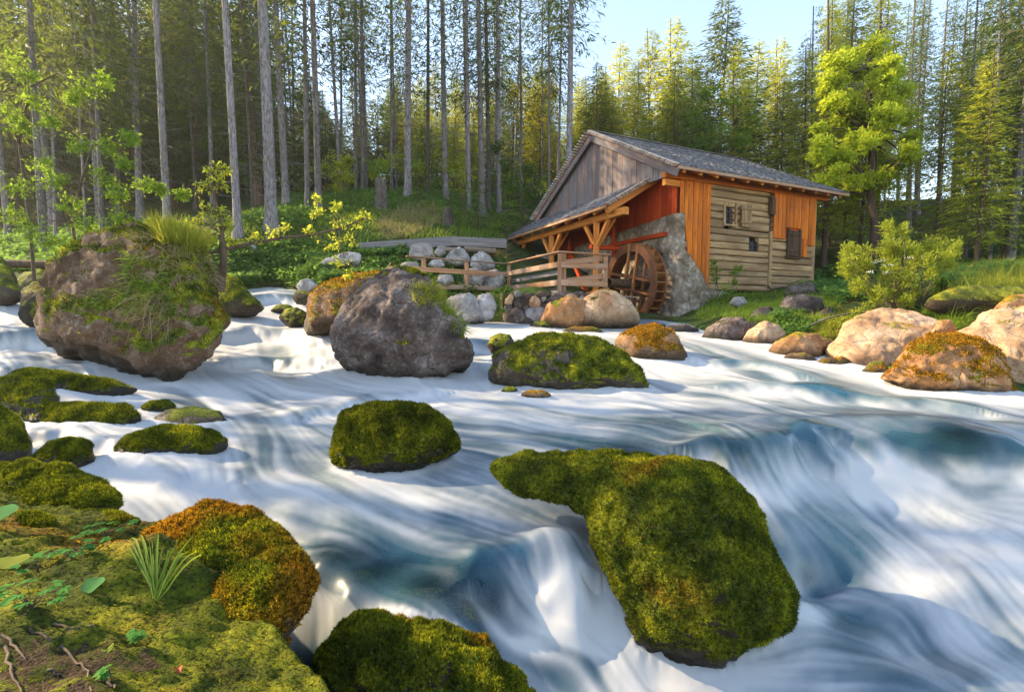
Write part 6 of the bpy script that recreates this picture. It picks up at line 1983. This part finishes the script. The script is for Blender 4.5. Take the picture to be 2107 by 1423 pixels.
# ------------------------------------------------------------------ grass and herbs of the banks
def scatter_ground(poly_px, n, d_rng, g, dmin_w=True):
    """random points on the ground whose picture lies in a pixel polygon"""
    poly = np.array(poly_px, float)
    P = []
    need = n
    for _ in range(40):
        m_ = need * 3 + 500
        d = g.uniform(d_rng[0], d_rng[1], m_)
        px = g.uniform(poly[:, 0].min() - 5, poly[:, 0].max() + 5, m_)
        x = (px - CX) / F * d
        q = np.c_[x, d]
        z = ground_z(q)
        X, Y, Dp = proj(np.c_[q, z])
        ok = (poly_sdf(poly, np.c_[X, Y]) < 0) & (z > water_z(q) + .03)
        P.append(np.c_[q, z][ok])
        need = n - sum(len(a) for a in P)
        if need <= 0: break
    P = np.vstack(P)
    return P[:n]

def grass_patch(name, label, poly, n, d_rng, L, w, mat, seed, bend=(.1, 0, -.35), jit=.35):
    g = np.random.default_rng(seed)
    P = scatter_ground(poly, n, d_rng, g)
    if not len(P): return
    n = len(P)
    D = np.array([0, 0, 1.0]) + g.normal(size=(n, 3)) * jit
    V, Fc = blades(P - np.array([0, 0, .03]), D, L * g.uniform(.5, 1.4, n), w * g.uniform(.7, 1.3, n), np.array(bend) + g.normal(size=(n, 3)) * .3, g, 2)
    tag(part(name, V, Fc, M[mat], kind='stuff'), label, 'grass')

grass_patch('meadow_grass', 'tall sunlit meadow grass along the right edge above the mossy ledge', [(1940, 610), (1960, 560), (2107, 530), (2200, 540), (2200, 610), (2000, 615)], 14000, (8.5, 20), .42, .018, 'grass_gold', 1)
grass_patch('bank_grass', 'short green grass under the mill wall', [(1430, 660), (1450, 610), (1540, 600), (1620, 600), (1740, 610), (1690, 690), (1600, 670), (1500, 655)], 14000, (9.5, 17), .22, .016, 'grass', 2)
grass_patch('bank_grass', 'yellow lit grass strip between the boulders and the cream slab', [(1640, 700), (1660, 660), (1720, 640), (1760, 650), (1720, 690), (1690, 715)], 5000, (8.5, 12.5), .20, .014, 'grass_gold', 3)
grass_patch('bank_grass', 'long grass hanging beside the bush above the cream slab', [(1870, 690), (1890, 640), (1990, 625), (1995, 660), (1950, 690)], 4000, (8.0, 11), .30, .012, 'grass', 4, (.2, -.2, -.6))
grass_patch('slope_grass', 'green grass of the slope below the tall trunks', [(440, 500), (500, 440), (620, 410), (780, 400), (1060, 400), (1100, 480), (1000, 500), (820, 490), (740, 500), (640, 560)], 26000, (15, 30), .26, .024, 'grass', 5)
grass_patch('dry_grass_bank', 'straw coloured grass hanging between the two stumps', [(770, 470), (800, 440), (860, 420), (900, 430), (905, 460), (860, 480), (800, 495)], 1800, (19, 26), .6, .022, 'grass_dry', 6, (.1, -.2, -.75), .3)
grass_patch('dry_grass_bank', 'straw grass under the flume near the lean-to', [(990, 545), (1000, 505), (1040, 505), (1040, 550)], 1200, (16, 22), .5, .02, 'grass_dry', 7, (.1, -.2, -.6), .3)
grass_patch('bank_grass', 'grass tufts among the pale rocks below the railing', [(880, 620), (890, 580), (1030, 570), (1040, 610), (960, 640)], 3000, (12.5, 17), .22, .014, 'grass', 8)
def herbs(name, label, poly, n, d_rng, size, mat, seed):
    g = np.random.default_rng(seed)
    P = scatter_ground(poly, n, d_rng, g)
    n = len(P)
    P = P + np.c_[np.zeros((n, 2)), g.uniform(.02, .32, n) * (.4 + .6 * (fbm(P * 1.3, 2) > 0))]
    V, Fc = leaves(P, g.normal(size=(n, 3)) * np.array([1, 1, .35]), np.array([0, -.25, 1.0]) + g.normal(size=(n, 3)) * .4, size * g.uniform(.6, 1.4, n), size * .7 * g.uniform(.6, 1.3, n), .12)
    tag(part(name, V, Fc, M[mat], smooth=False, kind='stuff'), label, 'undergrowth')
herbs('undergrowth', 'dense green herbs covering the bank above the small cascade', [(470, 600), (470, 520), (600, 500), (740, 515), (850, 520), (870, 575), (760, 580), (640, 590), (560, 605)], 30000, (13, 23), .15, 'herb', 1)
herbs('undergrowth', 'low green herbs around the pale rocks behind the railing', [(780, 580), (800, 520), (1040, 510), (1050, 600), (900, 620)], 14000, (13.5, 22), .12, 'herb', 2)
herbs('undergrowth', 'forest floor plants under the shaded trunks at the left', [(-20, 560), (0, 480), (340, 460), (480, 500), (450, 570), (200, 560)], 22000, (13, 28), .17, 'herb', 3)
herbs('undergrowth', 'herbs and seedlings along the foot of the front trunks', [(480, 470), (600, 400), (1100, 385), (1100, 430), (760, 430), (560, 480)], 16000, (19, 36), .20, 'herb', 4)
herbs('undergrowth', 'green plants under the trees right of the mill', [(1650, 610), (1680, 560), (1900, 520), (2107, 500), (2107, 560), (1960, 600), (1740, 625)], 16000, (10, 32), .18, 'herb', 5)
herbs('undergrowth', 'broad leaved plants between the boulders below the mill', [(1560, 690), (1600, 655), (1690, 665), (1660, 700)], 1500, (9.5, 13), .10, 'herb', 6)

M['moss_bank'] = mat_mossblade('moss_shoots_bank', .6, .7)
# ------------------------------------------------------------------ close mossy bank at the bottom left
nx, ny = 285, 285
gx = np.linspace(-4.2, .42, nx); gy = np.linspace(-1.0, 3.75, ny)
gxx, gyy = np.meshgrid(gx, gy, indexing='ij')
bxy = np.c_[gxx.ravel(), gyy.ravel()]
bz = bank_rbf(bxy)
bsd = poly_sdf(river, bxy)
b3 = np.c_[bxy, np.zeros(len(bxy))]
bn = fbm(b3 * 1.6, 4)
bz = bz + bn * .10 + np.abs(fbm(b3 * 5 + 4, 3)) * .05 + fbm(b3 * 16, 2) * .010
edge = sstep(-.02, .22, bsd + .06 * bn)
bz = np.minimum(bz, bz * edge + (water_z(bxy) - .5) * (1 - edge))
V = np.c_[bxy, bz]
keep = (bsd > -.14)
Fq = grid_faces(nx, ny)
Fq = Fq[keep[Fq].all(1)]
us_ = np.unique(Fq); rm = np.full(len(V), -1); rm[us_] = np.arange(len(us_))
V, Fq = V[us_], rm[Fq]
nz_ = vnormals(V, Fq)
litter = .48 * sstep(.16, .62, fbm(np.c_[V[:, :2] * 1.1 + 7.7, np.zeros(len(V))], 3) + .55 * np.exp(-((V[:, 0] + 1.15) ** 2 / .35 + (V[:, 1] - 1.25) ** 2 / .12)))
mb_ = np.clip(.85 - .8 * litter, 0, 1)
t = NT('mossy_bank_with_needle_litter')
co = t.pos()
n2, n3 = t.noise(co, 30, 5, .7), t.noise(co, 110, 3, .7)
so = t.ramp(n3, [(.3, (.016, .011, .006)), (.5, (.055, .036, .02)), (.72, (.15, .10, .06))])
mv = t.math('ADD', t.attr('moss'), t.math('MULTIPLY', t.math('SUBTRACT', t.noise(co, 11, 5, .75), .5), 1.7))
c = t.mix(t.ramp(mv, [(.42, 0.0), (.56, 1.0)]), so, moss_color(t, co, .7, .6))
M['bank'] = t.done(t.principled(c, .95, t.bump(t.math('ADD', n2, n3), .8, .02), .12))
bank = part('mossy_bank', V, Fq, M['bank'], attrs={'moss': mb_}, kind='structure')
def bank_pt(px, py):
    """bank point seen at a pixel"""
    for d in np.linspace(.9, 3.6, 500):
        p = W(px, py, d)
        if p[2] < bank_z(p[0], p[1]):
            return p
    return W(px, py, 2)
def bank_z(x, y):
    i = int(np.clip(round((x - gx[0]) / (gx[1] - gx[0])), 0, nx - 1)); j = int(np.clip(round((y - gy[0]) / (gy[1] - gy[0])), 0, ny - 1))
    return bz[i * ny + j]
moss_coat(bank, V, Fq, mb_ + .45 * fbm(V * 8, 3), 190000, .013, 'moss_bank', 77, thr=.5, name='moss')
# needles and bits of litter
gl = np.random.default_rng(61)
wv = np.clip(litter, 0, 1) * (V[:, 1] < 2.4)
P, N = sample_surface(V, Fq, wv, 9000, gl)
D = gl.normal(size=(len(P), 3)); D -= N * (D * N).sum(1)[:, None] * .9
Lv, Lf = leaves(P + N * .004, D, N, gl.uniform(.012, .035, len(P)), .0022, 0)
M['litter'] = mat_leaf('brown_needle_litter', (.05, .03, .016), (.22, .15, .09), (.1, .07, .04), .05, .9, .1, 0)
tag(part('needle_litter', Lv, Lf, M['litter'], smooth=False, kind='stuff'), 'brown needles scattered on the bare soil of the near bank', 'litter')

gcl = np.random.default_rng(66)
P, N = sample_surface(V, Fq, sstep(-.1, .5, fbm(V * 3.3 + 5, 3)) * (V[:, 1] > .6), 1500, gcl)
P = P + N * .008
D = gcl.normal(size=(len(P), 3)); D -= N * (D * N).sum(1)[:, None]
Lv, Lf = leaves(P, D, N + gcl.normal(size=(len(P), 3)) * .35, gcl.uniform(.006, .019, len(P)), gcl.uniform(.006, .014, len(P)), .1)
M['herb_bright'] = mat_leaf('fresh_herb_leaves', (.05, .16, .03), (.10, .25, .05), (.2, .42, .08), .35, .8, .04, 0)
tag(part('creeping_leaves', Lv, Lf, M['herb_bright'], smooth=False, kind='stuff'), 'tiny creeping green leaves dotted over the moss of the near bank', 'plants')
# rocks of the near bank
V1, F1, _, _ = outline_body([(255, 1150), (330, 1085), (385, 1058), (440, 1046), (520, 1058), (572, 1098), (610, 1140), (600, 1200), (520, 1260), (420, 1300), (300, 1260)], 2.15, tilt=.8, thick=.55, lv=6, seed=81, rough=.07, sink=1.0)
V2, F2, _, _ = outline_body([(400, 1270), (440, 1210), (500, 1170), (560, 1142), (612, 1138), (638, 1175), (653, 1232), (640, 1252), (590, 1268), (588, 1330), (582, 1423), (560, 1560), (420, 1560), (380, 1400)], 1.85, tilt=.5, thick=.6, lv=6, seed=82, rough=.08, sink=1.0)
V = np.vstack([V1, V2]); Fc = np.vstack([F1, F2 + len(V1)])
o, m = rock_obj('boulder', 'rust and green mossed ledge at the tip of the near bank, overhanging the dark pool', 'boulder', V, Fc, M['rock_rust'], .72, 81, wband=.02)
moss_coat(o, V, Fc, m, 150000, .0125, 'moss_orange', 81)
flecks(o, V, Fc, m, 220, .011, 'clover', 81, 'small_plants')
flecks(o, V, Fc, m, 60, .013, 'dead_leaf', 82)
o, V, Fc, m = rock('broad rounded mossy rock at the left edge of the near bank', [(-80, 1010), (-20, 962), (60, 958), (140, 970), (205, 990), (240, 1030), (243, 1052), (180, 1075), (60, 1090), (-60, 1090)], 2.75, 'rock_darkmoss', moss=.65, seed=83, lv=6, tilt=.8, thick=.5, rough=.07, wet=False, sink=1.0)
moss_coat(o, V, Fc, m, 70000, .0135, 'moss_mix', 83)
o, V, Fc, m = rock('small olive mossed rock behind the herb sprigs on the near bank', [(90, 1130), (120, 1075), (180, 1055), (250, 1058), (285, 1075), (278, 1115), (200, 1140)], 2.5, 'rock_darkmoss', moss=.6, seed=84, lv=6, tilt=.8, thick=.5, rough=.08, wet=False, sink=1.0)
moss_coat(o, V, Fc, m, 40000, .0125, 'moss_mix', 84)
o, V, Fc, m = rock('bright green cushion of moss on the near bank', [(20, 1080), (40, 1058), (80, 1055), (110, 1070), (108, 1085), (60, 1092)], 2.3, 'rock_moss', moss=.9, name='moss_cushion', cat='moss', seed=85, lv=5, tilt=.9, thick=.6, rough=.05, wet=False, sink=1.0)
moss_coat(o, V, Fc, m, 12000, .012, 'moss_green', 85)

# plants of the near bank
def blade_piece(name, pts, w, mat, parent):
    pts = np.asarray(pts, float)
    n = len(pts)
    Tn = np.gradient(pts, axis=0)
    view = pts - np.array([0, 0, H])
    S = rows_unit(np.cross(Tn, view) + 1e-6)
    ww = w * np.sin(np.linspace(.35, 3.0, n))[:, None] * .5
    mid = pts + np.array([0, 0, -1]) * w * .15
    V = np.vstack([pts - S * ww, mid, pts + S * ww])
    f = []
    for k in range(n - 1):
        f += [[k, k + 1, n + k + 1, n + k], [n + k, n + k + 1, 2 * n + k + 1, 2 * n + k]]
    return part(name, V, np.array(f), M[mat], parent)
gt = np.random.default_rng(71)
root = bank_pt(322, 1235)
tuft = empty('grass_tuft', root, 'single tuft of arching green grass blades on the near bank', 'grass tuft')
for (tx, ty, k) in [(262, 1158, .3), (310, 1110, .2), (330, 1145, .1), (350, 1135, .15), (395, 1105, .3), (435, 1128, .5), (415, 1175, .4), (405, 1140, .3), (270, 1215, .5), (290, 1180, .4), (405, 1200, .5), (360, 1150, .2), (300, 1200, .3), (340, 1160, .1), (380, 1250, .4), (268, 1240, .5), (318, 1165, .1)]:
    tip = W(tx, ty, np.linalg.norm(root[:2]) * .985 + gt.uniform(-.12, .12))
    s = np.linspace(0, 1, 8)[:, None]
    top = np.array([0, 0, 1]) * .05 * (1 + k)
    pts = root + gt.normal(size=3) * .008 + (tip - root) * s + np.array([0, 0, 1.0]) * np.sin(s * math.pi) * .10 * k
    pts[:, 2] = np.maximum(pts[:, 2], [bank_z(q[0], q[1]) + .012 for q in pts])
    blade_piece('blade', pts, .0075 * gt.uniform(.7, 1.2), 'grass', tuft)
def sprig(label, px, py, spread, n, seed, sz=.035, mat='herb_bright'):
    g = np.random.default_rng(seed)
    r = bank_pt(px, py)
    o = empty('herb_sprig', r, label, 'herb')
    Ps, Ds, Ns, tw = [], [], [], []
    for k in range(n):
        an = g.uniform(0, 6.28)
        L = g.uniform(.3, 1.0) * spread
        tip = r + np.array([math.cos(an) * L, math.sin(an) * L * .7, g.uniform(.02, .07)])
        tw.append(tube_arrays(np.array([r, (r + tip) / 2 + [0, 0, .02], tip]), np.array([.0018, .0014, .001]), 4))
        dirn = unit(tip - r)
        for j in range(5):
            a2 = (j - 2) * .62
            dd = np.array([dirn[0] * math.cos(a2) - dirn[1] * math.sin(a2), dirn[0] * math.sin(a2) + dirn[1] * math.cos(a2), -.1])
            Ps.append(tip); Ds.append(dd); Ns.append(np.array([0, -.2, 1]) + g.normal(size=3) * .15)
    Pa, Da, Na = np.array(Ps), np.array(Ds), np.array(Ns)
    V, Fc = leaves(Pa, Da, Na, sz * g.uniform(.7, 1.2, len(Pa)), sz * .62, .06)
    part('leaf_spray', V, Fc, M[mat], o, smooth=False, kind='stuff')
    V, Fc = merge(tw)
    part('stalk', V, Fc, M['twig'], o)
sprig('feathery green herb sprig beside the olive mossed rock', 150, 1150, .11, 11, 1)
sprig('feathery green herb sprig right of its neighbour, over the rock gap', 220, 1108, .11, 12, 2)
sprig('small herb sprig near the yellow leaf', 78, 1175, .08, 7, 3, .028)
sprig('herb sprig with rounded leaves low at the left edge', 65, 1250, .10, 10, 4, .032)
sprig('tiny seedling below the grass tuft', 285, 1320, .03, 3, 5, .03)
sprig('tiny seedling at the bottom of the near bank', 230, 1400, .02, 2, 6, .03)
def single_leaf(label, px, py, rx, ry, mat, seed, rot=0.0, lift=.02, name='leaf'):
    g = np.random.default_rng(seed)
    c = bank_pt(px, py) + np.array([0, 0, lift])
    d = np.linalg.norm(c[:2])
    a = np.linspace(0, 2 * math.pi, 22, endpoint=False)
    rr = 1 + .07 * np.sin(a * 5 + seed) + .05 * np.cos(a * 2)
    X = np.cos(a) * rx / F * d * rr; Y = np.sin(a) * ry / F * d * 1.9 * rr
    xr = X * math.cos(rot) - Y * math.sin(rot); yr = X * math.sin(rot) + Y * math.cos(rot)
    V = np.vstack([c + np.c_[xr, yr * .8, yr * .35 + .006 * np.cos(a * 2)], c[None] - [[0, 0, .006]]])
    o = part(name, V, np.array([[k, (k + 1) % 22, 22] for k in range(22)]), M[mat])
    tag(o, label, 'leaf')
M['leaf_pale'] = mat_leaf('pale_green_leaf', (.05, .14, .04), (.08, .18, .06), (.08, .2, .05), .1, .9, .02, 0)
M['leaf_yellow'] = mat_leaf('yellow_green_leaf', (.16, .18, .03), (.20, .22, .04), (.2, .22, .03), .1, .9, .02, 0)
M['leaf_red'] = mat_leaf('red_brown_leaf', (.35, .07, .02), (.45, .12, .03), (.4, .1, .03), .3, .6, .3, 0)
single_leaf('round pale green leaf lying flat on the near bank', 193, 1211, 15, 9, 'leaf_pale', 1)
single_leaf('large pale butterbur leaf cut by the left edge', -4, 1082, 24, 11, 'leaf_pale', 2, .3, .06)
single_leaf('yellow green leaf lying at the left edge', 22, 1163, 24, 7, 'leaf_yellow', 3, .25)
single_leaf('small brown orange dead leaf at the bottom of the near bank', 368, 1383, 6, 4, 'leaf_red', 4, .5, .012)
single_leaf('narrow yellow dead leaf on the bare soil', 222, 1341, 9, 3, 'leaf_yellow', 5, .9, .012)
for k, (lab, pl) in enumerate([('forked grey root running down the bare soil of the near bank', [(60, 1297), (95, 1312), (128, 1335), (160, 1368), (182, 1385), (190, 1423)]),
  ('dark twig at the left of the near bank', [(5, 1308), (25, 1325), (45, 1350), (60, 1365)]),
  ('pale thin root at the left edge of the near bank', [(12, 1335), (20, 1370), (32, 1405), (45, 1430)]),
  ('short dark twig beside the forked root', [(100, 1382), (115, 1388), (128, 1392)]),
  ('small grey twig right of the forked root', [(205, 1395), (225, 1408), (240, 1420)]),
  ('thin twig crossing the soil above the forked root', [(110, 1287), (150, 1295), (190, 1288)])]):
    pts = np.array([bank_pt(*q) + np.array([0, 0, .006]) for q in pl])
    s = np.linspace(0, len(pts) - 1, len(pts) * 3)
    pts = np.array([np.interp(s, range(len(pts)), pts[:, c]) for c in range(3)]).T + gt.normal(size=(len(s), 3)) * .0025
    V, Fq = tube_arrays(pts, np.linspace(.0048, .002, len(pts)), 6)
    tag(part('root_twig', V, Fq, M['twig']), lab, 'twig')
# ------------------------------------------------------------------ the air itself: faint morning haze
zlo = min((o.matrix_world @ Vector(c)).z for o in bpy.data.objects if o.type == 'MESH' and o.name.split('.')[0] in ('ground', 'stream_water', 'mossy_bank') for c in o.bound_box) - 1.0
bm = bmesh.new()
bmesh.ops.create_cube(bm, size=1.0)
me = bpy.data.meshes.new('haze')
bm.to_mesh(me); bm.free()
hz = link('haze', me, kind='stuff')
hz.scale = (400, 400, 60 - zlo)
hz.location = (0, 0, (60 + zlo) / 2)
hm = bpy.data.materials.new('pale_haze')
hm.use_nodes = True
hm.node_tree.nodes.clear()
ho = hm.node_tree.nodes.new('ShaderNodeOutputMaterial')
pv = hm.node_tree.nodes.new('ShaderNodeVolumePrincipled')
pv.inputs['Color'].default_value = (.90, .94, .97, 1)
pv.inputs['Density'].default_value = .0006
pv.inputs['Anisotropy'].default_value = .5
hm.node_tree.links.new(pv.outputs[0], ho.inputs['Volume'])
me.materials.append(hm)
tag(hz, 'thin pale haze in the air of the clearing', 'haze')
